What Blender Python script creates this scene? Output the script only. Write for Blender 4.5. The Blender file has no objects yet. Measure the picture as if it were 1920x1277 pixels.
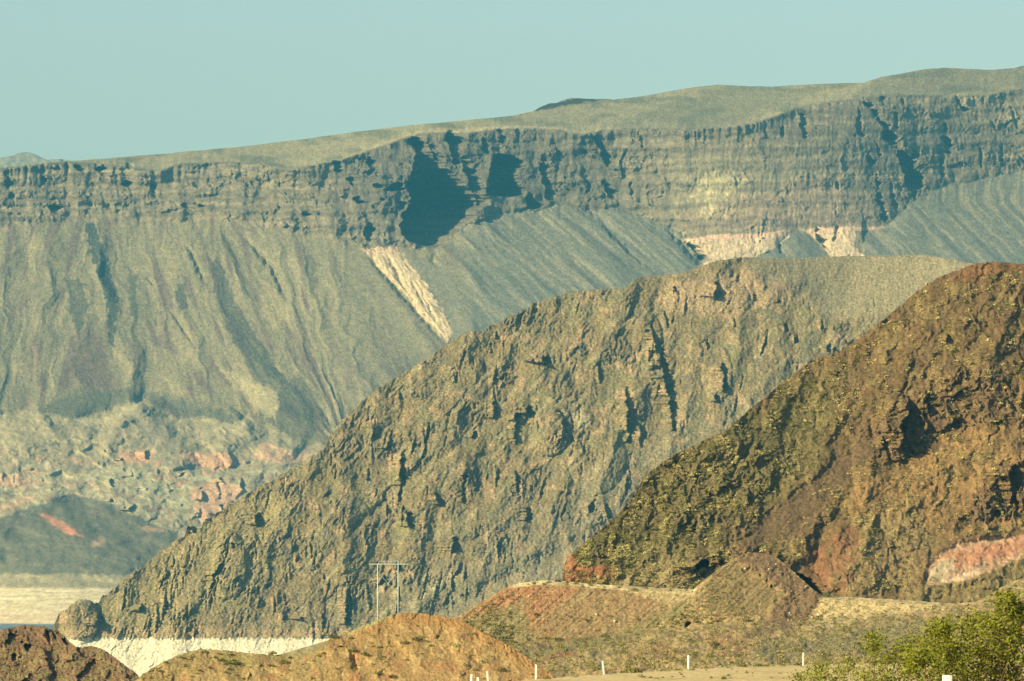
import bpy, math, random
import numpy as np
C = bpy.context.scene
R_ = math.radians

# ------------------------------------------------------------------ camera
F = 960 / math.tan(R_(5.0))          # focal length in photo pixels
PITCH = math.atan((1000 - 638.5) / F)  # horizon lies at photo row 1000
cd = bpy.data.cameras.new("camera")
cam = bpy.data.objects.new("camera", cd); C.collection.objects.link(cam)
cd.sensor_width = 36; cd.lens = 18 / math.tan(R_(5.0)); cd.clip_start = 1; cd.clip_end = 60000
cam.rotation_euler = (math.pi / 2 + PITCH, 0, 0)
cd.dof.use_dof = True; cd.dof.focus_distance = 3500; cd.dof.aperture_fstop = 16
C.camera = cam
# ------------------------------------------------------------------ light
SUN_EL, SUN_AZ = 26, 61              # azimuth measured from behind the camera towards the left
C.view_settings.view_transform = 'Standard'; C.view_settings.look = 'None'
C.view_settings.exposure = 0.85; C.view_settings.gamma = 1
W = bpy.data.worlds.new("World"); C.world = W; W.use_nodes = True
nt = W.node_tree; bg = nt.nodes['Background']
sky = nt.nodes.new('ShaderNodeTexSky'); sky.sky_type = 'NISHITA'; sky.sun_disc = False
sky.sun_elevation = R_(SUN_EL); sky.sun_rotation = R_(180 + SUN_AZ); sky.air_density = 1.0; sky.dust_density = 1.0; sky.ozone_density = 1.5
mul = nt.nodes.new('ShaderNodeMix'); mul.data_type = 'RGBA'; mul.blend_type = 'MULTIPLY'; mul.inputs[0].default_value = 1
mul.inputs[7].default_value = (1.12, 1.07, 0.90, 1)
nt.links.new(sky.outputs[0], mul.inputs[6]); nt.links.new(mul.outputs[2], bg.inputs[0])
bg.inputs[1].default_value = 0.08
sd = bpy.data.lights.new("sun", 'SUN'); sun = bpy.data.objects.new("sun", sd); C.collection.objects.link(sun)
sd.energy = 5.0; sd.angle = R_(0.5); sd.color = (1.0, 0.83, 0.48)
SUNDIR = (-math.sin(R_(SUN_AZ)) * math.cos(R_(SUN_EL)), -math.cos(R_(SUN_AZ)) * math.cos(R_(SUN_EL)), math.sin(R_(SUN_EL)))
from mathutils import Vector
sun.rotation_euler = Vector(SUNDIR).to_track_quat('Z', 'Y').to_euler()
C.cycles.use_denoising = True; C.cycles.denoising_input_passes = 'RGB_ALBEDO_NORMAL'; C.cycles.denoising_prefilter = 'ACCURATE'; C.cycles.volume_bounces = 0; C.cycles.max_bounces = 5

# ------------------------------------------------------------------ noise
rs = np.random.RandomState(7)
PERM = rs.permutation(4096).astype(np.int64)
GA = rs.rand(4096) * 2 * np.pi; GX = np.cos(GA); GY = np.sin(GA); RV = rs.rand(4096, 4)
def hsh(ix, iy, seed):
    return PERM[(PERM[(ix + seed * 37) & 4095] + iy + seed * 101) & 4095]
def pn(x, y, seed=0):
    x, y = np.broadcast_arrays(np.asarray(x, float), np.asarray(y, float))
    ix = np.floor(x).astype(np.int64); iy = np.floor(y).astype(np.int64)
    fx = x - ix; fy = y - iy
    u = fx * fx * fx * (fx * (fx * 6 - 15) + 10); v = fy * fy * fy * (fy * (fy * 6 - 15) + 10)
    def g(i, j):
        h = hsh(ix + i, iy + j, seed)
        return GX[h] * (fx - i) + GY[h] * (fy - j)
    a = g(0, 0); a = a + u * (g(1, 0) - a); b = g(0, 1); b = b + u * (g(1, 1) - b)
    return (a + v * (b - a)) * 1.45
def fbm(x, y, o=4, seed=0, gain=.5):
    s = 0; a = 1.0; k = 1.0
    for i in range(o):
        s = s + a * pn(x * k + i * 17.3, y * k - i * 9.1, seed + i); a *= gain; k *= 2.03
    return s
def ridged(x, y, o=4, seed=0, gain=.5):
    s = 0; a = 1.0; k = 1.0
    for i in range(o):
        s = s + a * (1 - 2 * np.abs(pn(x * k + i * 7.7, y * k + i * 3.1, seed + i))); a *= gain; k *= 2.03
    return s
def facets(x, y, seed=0, bx=0.0):
    """each cell of a Voronoi pattern is a plane with its own tilt: craggy blocks"""
    ix = np.floor(x).astype(np.int64); iy = np.floor(y).astype(np.int64)
    best = np.full(x.shape, 1e9); out = np.zeros(x.shape)
    for i in (-1, 0, 1):
        for j in (-1, 0, 1):
            h = hsh(ix + i, iy + j, seed); r = RV[h]
            dx = x - (ix + i + r[..., 0]); dy = y - (iy + j + r[..., 1])
            d = dx * dx + dy * dy; m = d < best
            t = (r[..., 2] * 2 - 1 + bx) * dx + (r[..., 3] * 2 - 1) * .6 * dy + (GX[h]) * .35
            best = np.where(m, d, best); out = np.where(m, t, out)
    return out
def cells(x, y, seed=0):
    ix = np.floor(x).astype(np.int64); iy = np.floor(y).astype(np.int64)
    best = np.full(x.shape, 1e9); out = np.zeros(x.shape)
    for i in (-1, 0, 1):
        for j in (-1, 0, 1):
            h = hsh(ix + i, iy + j, seed); r = RV[h]
            d = (x - (ix + i + r[..., 0])) ** 2 + (y - (iy + j + r[..., 1])) ** 2; m = d < best
            best = np.where(m, d, best); out = np.where(m, r[..., 2], out)
    return np.sqrt(best), out
def ss(a, b, x):
    t = np.clip((x - a) / (b - a), 0, 1); return t * t * (3 - 2 * t)
def curve(pts):
    p = np.array(pts, float); return lambda x: np.interp(x, p[:, 0], p[:, 1])
def flow(X, Y, rows, guides):
    """coordinate that stays constant down each guide line"""
    g = np.array(guides, float); s = g[:, 1]
    ys = np.array(rows, float); out = np.zeros(X.shape)
    k = np.clip((Y - ys[0]) / (ys[1] - ys[0]), 0, len(ys) - 1.001)
    for a in range(len(ys) - 1):
        m = (k >= a) & (k < a + 1)
        if not m.any(): continue
        f = (k[m] - a)
        s0 = np.interp(X[m], g[:, a], s); s1 = np.interp(X[m], g[:, a + 1], s)
        out[m] = s0 * (1 - f) + s1 * f
    return out
def poly(X, Y, pts, soft=3, warp=0, seed=5, wl=14):
    """soft-edged, noise-edged mask of a polygon"""
    p = np.array(pts, float); mar = soft + warp * 1.5 + 2
    m = (X > p[:, 0].min() - mar) & (X < p[:, 0].max() + mar) & (Y > p[:, 1].min() - mar) & (Y < p[:, 1].max() + mar)
    out = np.zeros(X.shape)
    if not m.any(): return out
    x = X[m]; y = Y[m]
    if warp:
        x, y = x + warp * fbm(x / wl, y / wl, 3, seed), y + warp * fbm(x / wl, y / wl, 3, seed + 9)
    ins = np.zeros(x.shape, bool); dist = np.full(x.shape, 1e9)
    for i in range(len(p)):
        ax, ay = p[i]; bx, by = p[(i + 1) % len(p)]
        if ay != by:
            ins ^= ((ay > y) != (by > y)) & (x < (bx - ax) * (y - ay) / (by - ay) + ax)
        L = (bx - ax) ** 2 + (by - ay) ** 2 + 1e-9
        t = np.clip(((x - ax) * (bx - ax) + (y - ay) * (by - ay)) / L, 0, 1)
        dist = np.minimum(dist, np.hypot(x - ax - t * (bx - ax), y - ay - t * (by - ay)))
    out[m] = ss(-soft, soft, np.where(ins, dist, -dist)); return out
def line(X, Y, pts, w):
    p = np.array(pts, float); mar = w * 2.6
    m = (X > p[:, 0].min() - mar) & (X < p[:, 0].max() + mar) & (Y > p[:, 1].min() - mar) & (Y < p[:, 1].max() + mar)
    out = np.zeros(X.shape)
    if not m.any(): return out
    x = X[m] + fbm(Y[m] / 12, X[m] / 12, 3, 3) * min(w, 5) * .9; y = Y[m]; dist = np.full(x.shape, 1e9); tt = np.zeros(x.shape)
    for i in range(len(p) - 1):
        ax, ay = p[i]; bx, by = p[i + 1]
        L = (bx - ax) ** 2 + (by - ay) ** 2 + 1e-9
        t = np.clip(((x - ax) * (bx - ax) + (y - ay) * (by - ay)) / L, 0, 1)
        dd = np.hypot(x - ax - t * (bx - ax), y - ay - t * (by - ay)); k_ = dd < dist
        dist = np.where(k_, dd, dist); tt = np.where(k_, (i + t) / (len(p) - 1), tt)
    out[m] = np.exp(-(dist / w) ** 2) * np.clip((4.5 if w < 9 else 12) * tt * (1 - tt), 0, 1) ** .8; return out
def alcove(Rf, X, Y, rows, k=.7, jit=2.0, seed=0, spur=0):
    """hollow with a sheer left wall and a flat floor, traced as (row, left, right)"""
    r = np.array(rows, float)
    a = r[0]; b = r[-1]
    r = np.vstack([[a[0] - 4, a[1] + .3 * (a[2] - a[1]), a[1] + .4 * (a[2] - a[1])], r, [b[0] + 4, (b[1] + b[2]) / 2, (b[1] + b[2]) / 2 + .2]])
    m = (Y > r[0, 0]) & (Y < r[-1, 0]) & (X > r[:, 1].min() - 8 - spur * 30) & (X < r[:, 2].max() + 8)
    if not m.any(): return
    x = X[m]; y = Y[m]
    sc = min(1, (r[:, 2] - r[:, 1]).max() / 14)
    xl = np.interp(y, r[:, 0], r[:, 1]) + fbm(y / 9 + rows[0][1], x * 0 + .5, 3, seed) * jit * sc
    xr = np.interp(y, r[:, 0], r[:, 2]) + fbm(y / 8 + rows[0][1], x * 0 + 7.5, 3, seed + 3) * jit * sc * 1.6
    w = np.maximum(xr - xl, .01); u = (x - xl) / w
    if spur:      # a rock spur that rises from the left and breaks off sheer on its right side
        tp = min(7, .25 * (r[-1, 0] - r[0, 0])); env = np.clip((y - r[0, 0]) / tp, 0, 1) ** .6 * np.clip((r[-1, 0] - y) / tp, 0, 1) ** .6
        g_ = np.clip(1 + u / spur, 0, 1) * (u <= 0)
        Rf[m] -= k * .8 * w * g_ * env * (1 + .25 * pn(y / 5, x / 9, seed))
        Rf[m] += np.where((u > 0) & (u < 1), k * .3 * w * (1 - u * u), 0)
        return
    d = np.where((u > 0) & (u < 1), k * w * (1 - np.abs(u) ** 4), 0)
    Rf[m] += d

# ------------------------------------------------------------------ terrain sheets
def ray(px, py):
    xc = (px - 960) / F; yc = (638.5 - py) / F
    return xc, math.cos(PITCH) - yc * math.sin(PITCH), math.sin(PITCH) + yc * math.cos(PITCH)
def world(px, py, D):
    a, b, c = ray(px, py); t = D / b
    return np.stack([a * t, b * t + 0 * px, c * t], -1)
def point(px, py, D):
    return Vector([float(v) for v in world(np.float64(px), np.float64(py), D)])

def set_mesh(me, V, Fq):
    V = np.ascontiguousarray(V, np.float32); Fq = np.ascontiguousarray(Fq, np.int32); n = Fq.shape[1]
    me.vertices.add(len(V)); me.vertices.foreach_set('co', V.ravel())
    me.loops.add(Fq.size); me.loops.foreach_set('vertex_index', Fq.ravel())
    me.polygons.add(len(Fq)); me.polygons.foreach_set('loop_start', np.arange(0, Fq.size, n, dtype=np.int32))
    me.update(calc_edges=True); me.validate()

def columns(x0=-420, x1=2340, dx=1.6, a=-12, b=1932):
    mid = np.arange(a, b, dx); L = []; x = a; s = dx
    while x > x0: s = min(s * 1.05, 12); x -= s; L.append(x)
    Rr = []; x = mid[-1]; s = dx
    while x < x1: s = min(s * 1.05, 12); x += s; Rr.append(x)
    return np.array(L[::-1] + list(mid) + Rr)

def blur(A, sig, ax):
    """three box passes along one axis, edges held"""
    w = max(1, int(round(sig * 1.0))) * 2 + 1; A = np.moveaxis(A, ax, 0)
    for _ in range(3):
        P = np.concatenate([np.repeat(A[:1], w // 2, 0), A, np.repeat(A[-1:], w // 2, 0)], 0)
        cs = np.cumsum(np.concatenate([np.zeros_like(P[:1]), P], 0), 0); A = (cs[w:] - cs[:-w]) / w
    return np.moveaxis(A, 0, ax)
class Sheet:
    def __init__(s, crest, bottom, dy=1.6, xs=None):
        s.xs = columns() if xs is None else xs
        s.cy = crest(s.xs); s.by = np.maximum(bottom(s.xs) if callable(bottom) else np.full(s.xs.shape, float(bottom)), s.cy + 2)
        n = int(np.percentile(s.by - s.cy, 97) / dy)
        t = np.linspace(0, 1, n)[:, None]
        s.X = np.repeat(s.xs[None], n, 0); s.Y = s.cy[None] + (s.by - s.cy)[None] * t
        s.Rf = np.zeros(s.X.shape); s.Zf = np.zeros(s.X.shape); s.n = n
    def depth(s, cot, Dbot, hx=50, vy=26):
        """integrate the slope upwards from the lowest row"""
        Yr = np.arange(s.cy.min() - 4, s.by.max() + 3, 2.0); n = len(s.xs)
        cr = np.stack([np.interp(Yr, s.Y[:, i], cot[:, i]) for i in range(n)], 1)
        c = cr * 2.0 / F; up = np.cumsum(c[::-1], 0)[::-1]
        xi = np.arange(s.xs[0], s.xs[-1] + 2, 2.0)              # even columns for the filters
        def rex(A, a, b): return np.stack([np.interp(b, a, r) for r in A])
        L = rex(up, s.xs, xi); Lb = blur(L, hx / 2, 1); d = L - Lb; d = d - blur(d, vy / 2, 0) * (vy < 200)
        L = rex(Lb + d, xi, s.xs) + 0
        # level the lowest row of every column
        Ls = np.stack([np.interp(s.Y[:, i], Yr, L[:, i]) - np.interp(s.by[i], Yr, L[:, i]) for i in range(n)], 1)
        s.D = Dbot * np.exp(Ls); return s.D
    def z(s):
        a, b, c = ray(s.X, s.Y); return s.D * c / b
    def build(s, name, mat, col, back=26, backsteps=10, step=None, flat=False):
        D = s.D * (1 + s.Rf / F); V = world(s.X, s.Y, D); V[..., 2] += s.Zf * s.D / F
        s.P = V
        c0 = V[0]; rows = []; sc = s.D[0] / F; d = 0; st = (step or 3.0); zz = 0
        for k in range(backsteps):
            d += st; zz += st * math.tan(R_(back)) * min(1, .25 + k * .25); st *= 1.5
            v = c0.copy(); v[:, 1] += d * sc; v[:, 0] *= (1 + d * sc / c0[:, 1]); v[:, 2] -= zz * sc
            rows.append(v)
        V2 = np.concatenate([np.array(rows[::-1]), V], 0)
        cc = np.concatenate([np.repeat(col[:1], backsteps, 0), col], 0)
        r, c = V2.shape[:2]; idx = np.arange(r * c).reshape(r, c)
        q = np.stack([idx[:-1, :-1], idx[1:, :-1], idx[1:, 1:], idx[:-1, 1:]], -1).reshape(-1, 4)
        me = bpy.data.meshes.new(name); set_mesh(me, V2.reshape(-1, 3), q)
        at = me.color_attributes.new('tone', 'FLOAT_COLOR', 'POINT')
        rgba = np.ones((r * c, 4), np.float32); rgba[:, :3] = np.clip(cc.reshape(-1, 3), .004, .9)
        at.data.foreach_set('color', rgba.ravel())
        me.polygons.foreach_set('use_smooth', np.full(len(q), not flat))
        me.materials.append(mat)
        o = bpy.data.objects.new(name, me); C.collection.objects.link(o); s.o = o
        return o
    def at(s, px, py):
        i = int(np.clip(np.searchsorted(s.xs, px), 1, len(s.xs) - 1))
        j = int(np.clip(np.searchsorted(s.Y[:, i], py), 1, s.n - 1))
        return Vector([float(v) for v in s.P[j, i]])

def tag(o, label=None, cat=None, group=None, kind=None):
    if label: o['label'] = label
    if cat: o['category'] = cat
    if group: o['group'] = group
    if kind: o['kind'] = kind
    return o
def mat_tone(name, size, bump=.5, var=.25, rough=.95):
    """earth coloured by the sheet's own geology, with fine grain in metres"""
    m = bpy.data.materials.new(name); m.use_nodes = True; t = m.node_tree; b = t.nodes['Principled BSDF']
    b.inputs['Roughness'].default_value = rough; b.inputs['Specular IOR Level'].default_value = .08
    a = t.nodes.new('ShaderNodeAttribute'); a.attribute_name = 'tone'
    tc = t.nodes.new('ShaderNodeTexCoord')
    n = t.nodes.new('ShaderNodeTexNoise'); n.inputs['Scale'].default_value = 1 / size; n.inputs['Detail'].default_value = 3
    t.links.new(tc.outputs['Object'], n.inputs['Vector'])
    mr = t.nodes.new('ShaderNodeMapRange'); mr.inputs[1].default_value = .3; mr.inputs[2].default_value = .7
    mr.inputs[3].default_value = 1 - var; mr.inputs[4].default_value = 1 + var
    t.links.new(n.outputs[0], mr.inputs[0])
    vm = t.nodes.new('ShaderNodeVectorMath'); vm.operation = 'SCALE'
    t.links.new(a.outputs['Color'], vm.inputs[0]); t.links.new(mr.outputs[0], vm.inputs['Scale'])
    t.links.new(vm.outputs[0], b.inputs['Base Color'])
    if bump:
        bp = t.nodes.new('ShaderNodeBump'); bp.inputs['Strength'].default_value = bump; bp.inputs['Distance'].default_value = size * .5
        t.links.new(n.outputs[0], bp.inputs['Height']); t.links.new(bp.outputs[0], b.inputs['Normal'])
    return m
def mat_plain(name, col, rough=.8, var=.2, scale=6, spec=.2):
    m = bpy.data.materials.new(name); m.use_nodes = True; t = m.node_tree; b = t.nodes['Principled BSDF']
    b.inputs['Roughness'].default_value = rough; b.inputs['Specular IOR Level'].default_value = spec
    n = t.nodes.new('ShaderNodeTexNoise'); n.inputs['Scale'].default_value = scale; n.inputs['Detail'].default_value = 3
    tc = t.nodes.new('ShaderNodeTexCoord'); t.links.new(tc.outputs['Object'], n.inputs['Vector'])
    r = t.nodes.new('ShaderNodeValToRGB'); r.color_ramp.elements[0].position = .3; r.color_ramp.elements[1].position = .7
    r.color_ramp.elements[0].color = tuple(c * (1 - var) for c in col) + (1,)
    r.color_ramp.elements[1].color = tuple(min(1, c * (1 + var)) for c in col) + (1,)
    t.links.new(n.outputs[0], r.inputs[0]); t.links.new(r.outputs[0], b.inputs['Base Color'])
    return m
def mix(a, b, m):
    return a + (np.array(b) - a) * m[..., None]
def base(X, col):
    return np.ones(X.shape + (3,)) * np.array(col)

LAKE = -99.5; RING = -61.0     # metres below the camera: water level, top of the mineral band

# ================================================================== MESA
def build_mesa():
    sky = curve([(-420, 330), (0, 314), (60, 308), (130, 302), (200, 297), (300, 289), (400, 280), (480, 272), (560, 262), (640, 251), (700, 243), (780, 234), (850, 228), (960, 217), (1000, 208),
                 (1012, 201), (1030, 194), (1045, 193), (1052, 189), (1070, 184), (1100, 186), (1140, 185), (1150, 187), (1200, 181), (1250, 172), (1300, 164), (1345, 159), (1400, 161), (1450, 163),
                 (1500, 159), (1560, 157), (1620, 155), (1650, 145), (1700, 136), (1740, 129), (1770, 127), (1810, 129), (1860, 131), (1900, 128), (1925, 122), (2000, 112), (2340, 80)])
    rim = curve([(-420, 332), (0, 316), (60, 310), (130, 304), (200, 308), (240, 312), (265, 318), (300, 319), (340, 306), (400, 305), (450, 304), (500, 311), (545, 318), (600, 306), (640, 300), (700, 279), (760, 258), (790, 250), (840, 247), (870, 250),
                 (930, 242), (990, 240), (1050, 244), (1090, 252), (1130, 244), (1200, 240), (1290, 243), (1400, 232), (1440, 222), (1500, 200), (1560, 190), (1620, 184), (1700, 178), (1780, 180), (1850, 178), (1920, 165), (2340, 140)])
    foot = curve([(-420, 430), (0, 430), (60, 418), (110, 410), (165, 404), (200, 408), (260, 412), (330, 412), (400, 402), (450, 415), (540, 430), (600, 440), (660, 452), (700, 465), (760, 462), (815, 466), (840, 448), (870, 425), (920, 404),
                  (960, 396), (1010, 396), (1040, 382), (1070, 386), (1110, 400), (1150, 388), (1200, 402), (1250, 425), (1285, 446), (1310, 486), (1360, 494), (1420, 481), (1455, 464), (1478, 442), (1495, 430), (1515, 440), (1540, 464), (1560, 482),
                  (1600, 484), (1618, 478), (1606, 450), (1607, 432), (1655, 426), (1668, 420), (1690, 398), (1722, 370), (1760, 350), (1820, 338), (1870, 326), (1920, 322), (2340, 300)])
    s = Sheet(sky, 1240); X, Y = s.X, s.Y
    sk, rm, ft = sky(X), rim(X) + fbm(X / 11, X * 0, 3, 4) * 1.6, foot(X) + fbm(X / 16, Y / 30, 3, 7) * 5 * (1 - ss(1270, 1290, X) * (1 - ss(1600, 1660, X)))
    tb = curve([(-420, 780), (0, 775), (45, 768), (130, 786), (190, 772), (240, 757), (265, 748), (300, 765), (330, 786), (380, 783), (430, 797), (460, 781), (500, 802), (560, 832), (640, 835), (2340, 835)])(X)
    # ---- slope
    wv = fbm(X / 60, Y / 60, 3, 11) * 5
    dip = Y - (X - 960) * (-.02) + wv
    strat = .5 + .5 * np.sin(dip / 5.3 + 1.5 * pn(X / 90, Y / 40, 12)) + .35 * np.sin(dip / 2.1 + 2 * pn(X / 40, Y / 30, 13))
    smoothright = ss(1180, 1330, X) * (1 - ss(1600, 1700, X) * .5)
    cliff = .28 + .55 * np.clip(strat, 0, 1.3) * (1 - .55 * smoothright)
    left = 1 - ss(540, 720, X)
    # ledges between the cliff bands on the left
    lb = lambda y0, y1: np.exp(-((Y - (y0 + (y1 - y0) * X / 700) - fbm(X / 35, X * 0, 2, 21) * 3) / 3.6) ** 2)
    cliff = cliff + left * (2.2 * lb(352, 358) + 2.4 * lb(374, 372) + 2.2 * lb(392, 385) + 1.8 * lb(408, 402)) + (1 - left) * .9 * lb(330, 350)
    talus = 1.55 + .15 * pn(X / 80, Y / 80, 14)
    bad = 3.1 + 1.9 * pn(X / 60, Y / 16, 15) + 1.0 * pn(X / 22, Y / 7, 16)
    ring = 2.6
    plat = 7.5 - 3.9 * ss(1420, 1680, X)
    cot = plat * (1 - ss(-2, 1.5, Y - rm)) + cliff * ss(-2, 1.5, Y - rm)
    lw = 1 + 3 * (1 - ss(560, 660, X)); cot = cot + (talus - cot) * ss(-3, 3, (Y - ft) / lw)
    cot = cot + (bad - cot) * ss(-5, 12, Y - tb)
    cot = cot + (ring - cot) * ss(1092, 1104, Y)
    s.depth(np.clip(cot, .12, 12), 6400 * math.exp(-2.6 * 70 / F), 110, 24)
    Dsh = 1 + .013 * (np.clip(190 - s.xs, 0, 240) / 190) ** 1.7
    s.D = s.D * (1 + (Dsh - 1) * ss(980, 1105, Y))
    # ---- relief
    AL = [[(262, 768, 790), (285, 780, 812), (300, 776, 822), (320, 774, 845), (340, 762, 868), (360, 765, 885), (372, 772, 898), (385, 770, 906), (400, 755, 896), (415, 752, 878), (430, 750, 862), (445, 758, 845), (460, 785, 828)],
          [(345, 700, 716), (352, 702, 724)], [(345, 735, 760), (356, 722, 766)], [(380, 748, 762), (392, 748, 764)], [(268, 800, 812), (278, 806, 820), (290, 812, 830), (300, 818, 836)], [(258, 772, 782), (268, 774, 796), (280, 778, 792)], [(247, 842, 856), (255, 838, 868), (265, 837, 880), (275, 840, 876), (285, 845, 868), (300, 850, 864), (318, 856, 864)],
          [(262, 902, 913), (275, 905, 923), (286, 908, 926)], [(292, 925, 962), (302, 924, 976), (312, 922, 982), (325, 920, 968), (340, 917, 972), (355, 915, 982), (366, 918, 988)],
          [(296, 866, 880), (310, 872, 890), (330, 876, 897), (350, 882, 907), (370, 890, 913), (385, 898, 916)], [(244, 934, 948), (256, 936, 950), (266, 940, 948)], [(362, 988, 998), (378, 986, 1010), (390, 986, 1016)],
          [(258, 1112, 1122), (270, 1120, 1135), (285, 1128, 1144), (300, 1132, 1147), (312, 1136, 1145)], [(342, 1130, 1140), (355, 1135, 1154), (370, 1140, 1160)], [(290, 1015, 1025), (310, 1012, 1030), (330, 1015, 1028), (350, 1020, 1044), (374, 1022, 1045)],
          [(294, 686, 694), (305, 690, 708), (316, 695, 712), (326, 690, 700)], [(262, 762, 776), (272, 770, 790)], [(305, 622, 640), (320, 625, 648)], [(335, 650, 664), (348, 655, 668)], [(372, 664, 682), (380, 668, 686)], [(375, 712, 728)], [(420, 690, 706), (436, 680, 700), (450, 684, 704)],
          [(318, 76, 84), (335, 75, 86), (350, 76, 82)], [(345, 100, 106)], [(388, 90, 122), (396, 96, 112)], [(312, 140, 160), (322, 150, 164)], [(316, 180, 200), (328, 190, 206)], [(340, 228, 244), (352, 236, 250)], [(308, 236, 250), (318, 244, 256)], [(345, 282, 290), (360, 284, 290)], [(384, 340, 352), (392, 350, 362)], [(386, 370, 386)],
          [(388, 520, 532)], [(402, 568, 580)], [(326, 8, 18), (345, 12, 24), (370, 18, 26)],
          [(215, 1499, 1507), (230, 1501, 1513), (245, 1503, 1514), (260, 1506, 1514)], [(205, 1610, 1617), (222, 1608, 1615), (240, 1606, 1614), (254, 1612, 1621)],
          [(188, 1619, 1624), (200, 1628, 1638), (215, 1640, 1650), (232, 1650, 1662), (245, 1655, 1678), (258, 1656, 1688), (270, 1665, 1680)], [(182, 1653, 1666), (193, 1655, 1660)], [(212, 1676, 1683), (228, 1678, 1686), (240, 1680, 1688)], [(187, 1690, 1696), (198, 1692, 1697)],
          [(285, 1683, 1698), (300, 1684, 1710), (315, 1688, 1716), (330, 1696, 1730), (345, 1700, 1734), (358, 1706, 1728), (370, 1712, 1721)], [(283, 1710, 1720), (295, 1711, 1722), (308, 1714, 1718)], [(284, 1625, 1630), (300, 1627, 1639), (316, 1630, 1640)],
          [(265, 1640, 1646), (278, 1643, 1652), (290, 1646, 1655)], [(330, 1641, 1650), (350, 1641, 1650), (370, 1643, 1652), (385, 1648, 1660), (400, 1653, 1667), (412, 1655, 1665)], [(345, 1669, 1674), (365, 1671, 1678), (385, 1674, 1682), (396, 1678, 1682)],
          [(232, 1769, 1776), (245, 1770, 1777)], [(258, 1768, 1780), (272, 1772, 1784), (286, 1774, 1783)], [(290, 1760, 1766), (310, 1762, 1770), (330, 1764, 1770), (340, 1764, 1769)], [(280, 1836, 1842), (300, 1838, 1844), (310, 1838, 1843)], [(275, 1877, 1882), (300, 1876, 1882)],
          [(180, 1790, 1795), (195, 1793, 1801), (206, 1805, 1816)], [(185, 1840, 1844), (195, 1842, 1846)], [(200, 1893, 1897), (220, 1900, 1905), (240, 1906, 1911)], [(240, 1464, 1470), (255, 1466, 1472)], [(255, 1600, 1606)], [(345, 1566, 1574), (352, 1568, 1574)], [(380, 1566, 1569), (400, 1566, 1569)],
          [(458, 1285, 1300), (466, 1296, 1318), (476, 1303, 1326), (488, 1310, 1332)], [(428, 1526, 1532), (440, 1530, 1538), (452, 1537, 1550), (464, 1546, 1559), (473, 1553, 1561)], [(426, 1567, 1573), (440, 1565, 1571), (450, 1562, 1567)], [(460, 1460, 1467), (474, 1462, 1468)], [(430, 1422, 1426), (455, 1424, 1428)],
          [(255, 1200, 1206), (275, 1203, 1208)], [(345, 1180, 1186), (370, 1182, 1190)]]
    AA = np.zeros(X.shape)
    for i, a in enumerate(AL): alcove(AA, X, Y, a, 1.7 if max(q[2] - q[1] for q in a) > 30 else 1.3, 5.0, i)
    calmA = 1 - .45 * ss(0, 5, AA); s.Rf += AA
    onc = ss(-1, 3, Y - rm) * (1 - ss(-2, 4, (Y - ft) / lw)); ont = ss(-2, 6, Y - ft) * (1 - ss(-6, 12, Y - tb)); onb = ss(-2, 14, Y - tb) * (1 - ss(1085, 1100, Y))
    wx = X + fbm(X / 30, Y / 40, 3, 31) * 6; wy = Y + fbm(X / 30, Y / 30, 3, 32) * 5
    butt = fbm(wx / 52, Y / 130, 3, 33) * 12 + fbm(wx / 16, Y / 60, 3, 34) * 3.0 - 16 * np.exp(-((X - 905) / 16) ** 2) * ss(300, 340, Y) - 10 * np.exp(-((X - 1000) / 14) ** 2) * ss(320, 350, Y)
    PT = .35 + .9 * ss(-.3, .5, fbm(wx / 60, Y / 40, 3, 30)); colm = PT * (facets(wx / 7, wy / 9 + np.floor(dip / 11) * 3.3, 35) * 3.2 + facets(wx / 3.8, wy / 5 + np.floor(dip / 6) * 5.1, 36) * 2.4 + facets(wx / 22, wy / 26, 37) * 8 * ss(.7, 1.1, PT)) + 1.6 * np.sin(dip / 4.2 + 2 * pn(X / 50, Y / 20, 28)) * (1 - smoothright) + pn(X / 3, Y / 3, 29) * .6
    amp = 1 - .5 * smoothright
    s.Rf += onc * (butt * amp * (1 - .45 * ss(1100, 1200, X)) + colm * amp * calmA)
    s.Rf += onc * smoothright * (fbm(X / 5, Y / 22, 2, 38) * .9)
    rows = [380, 480, 580, 680, 780, 880]
    G = [(-500, -500, -500, -500, -500, -500), (60, 34, 12, 0, 0, 0), (163, 132, 118, 112, 100, 95), (172, 186, 212, 224, 230, 235), (345, 362, 392, 440, 490, 540), (398, 398, 420, 478, 560, 640),
         (435, 492, 535, 572, 620, 700), (560, 583, 600, 625, 650, 730), (610, 648, 700, 760, 820, 880), (690, 745, 822, 890, 960, 1020), (850, 950, 1060, 1160, 1260, 1360), (1080, 1200, 1310, 1420, 1520, 1620),
         (1290, 1390, 1500, 1600, 1700, 1800), (1690, 1790, 1890, 1990, 2090, 2190), (1900, 2000, 2100, 2200, 2300, 2400), (2600, 2700, 2800, 2900, 3000, 3100)]
    S = flow(X, Y, rows, G)
    rough = (1 - ss(600, 680, S)) * .85 + .15
    down = ss(0, 60, Y - ft)
    SW = S + fbm(X / 60, Y / 60, 3, 40) * 12; gul = ridged(SW / 100, Y / 700, 2, 41, .5) * 16.0 + ridged(SW / 24, Y / 130, 3, 42) * 1.6
    s.Rf -= ont * down * rough * gul
    s.Rf += ont * (fbm(SW / 9, Y / 40, 3, 43) * .9 + fbm(X / 4.5, Y / 4.5, 2, 44) * .8) * (.35 + .65 * rough)
    s.Rf -= ont * (1 - ss(1300, 1400, X)) * ss(850, 900, X) * (ridged(S / 85 + .4 * pn(X / 90, Y / 90, 97), Y / 300, 2, 47) * 5.0 + fbm(S / 13, Y / 90, 2, 46) * .8)
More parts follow.
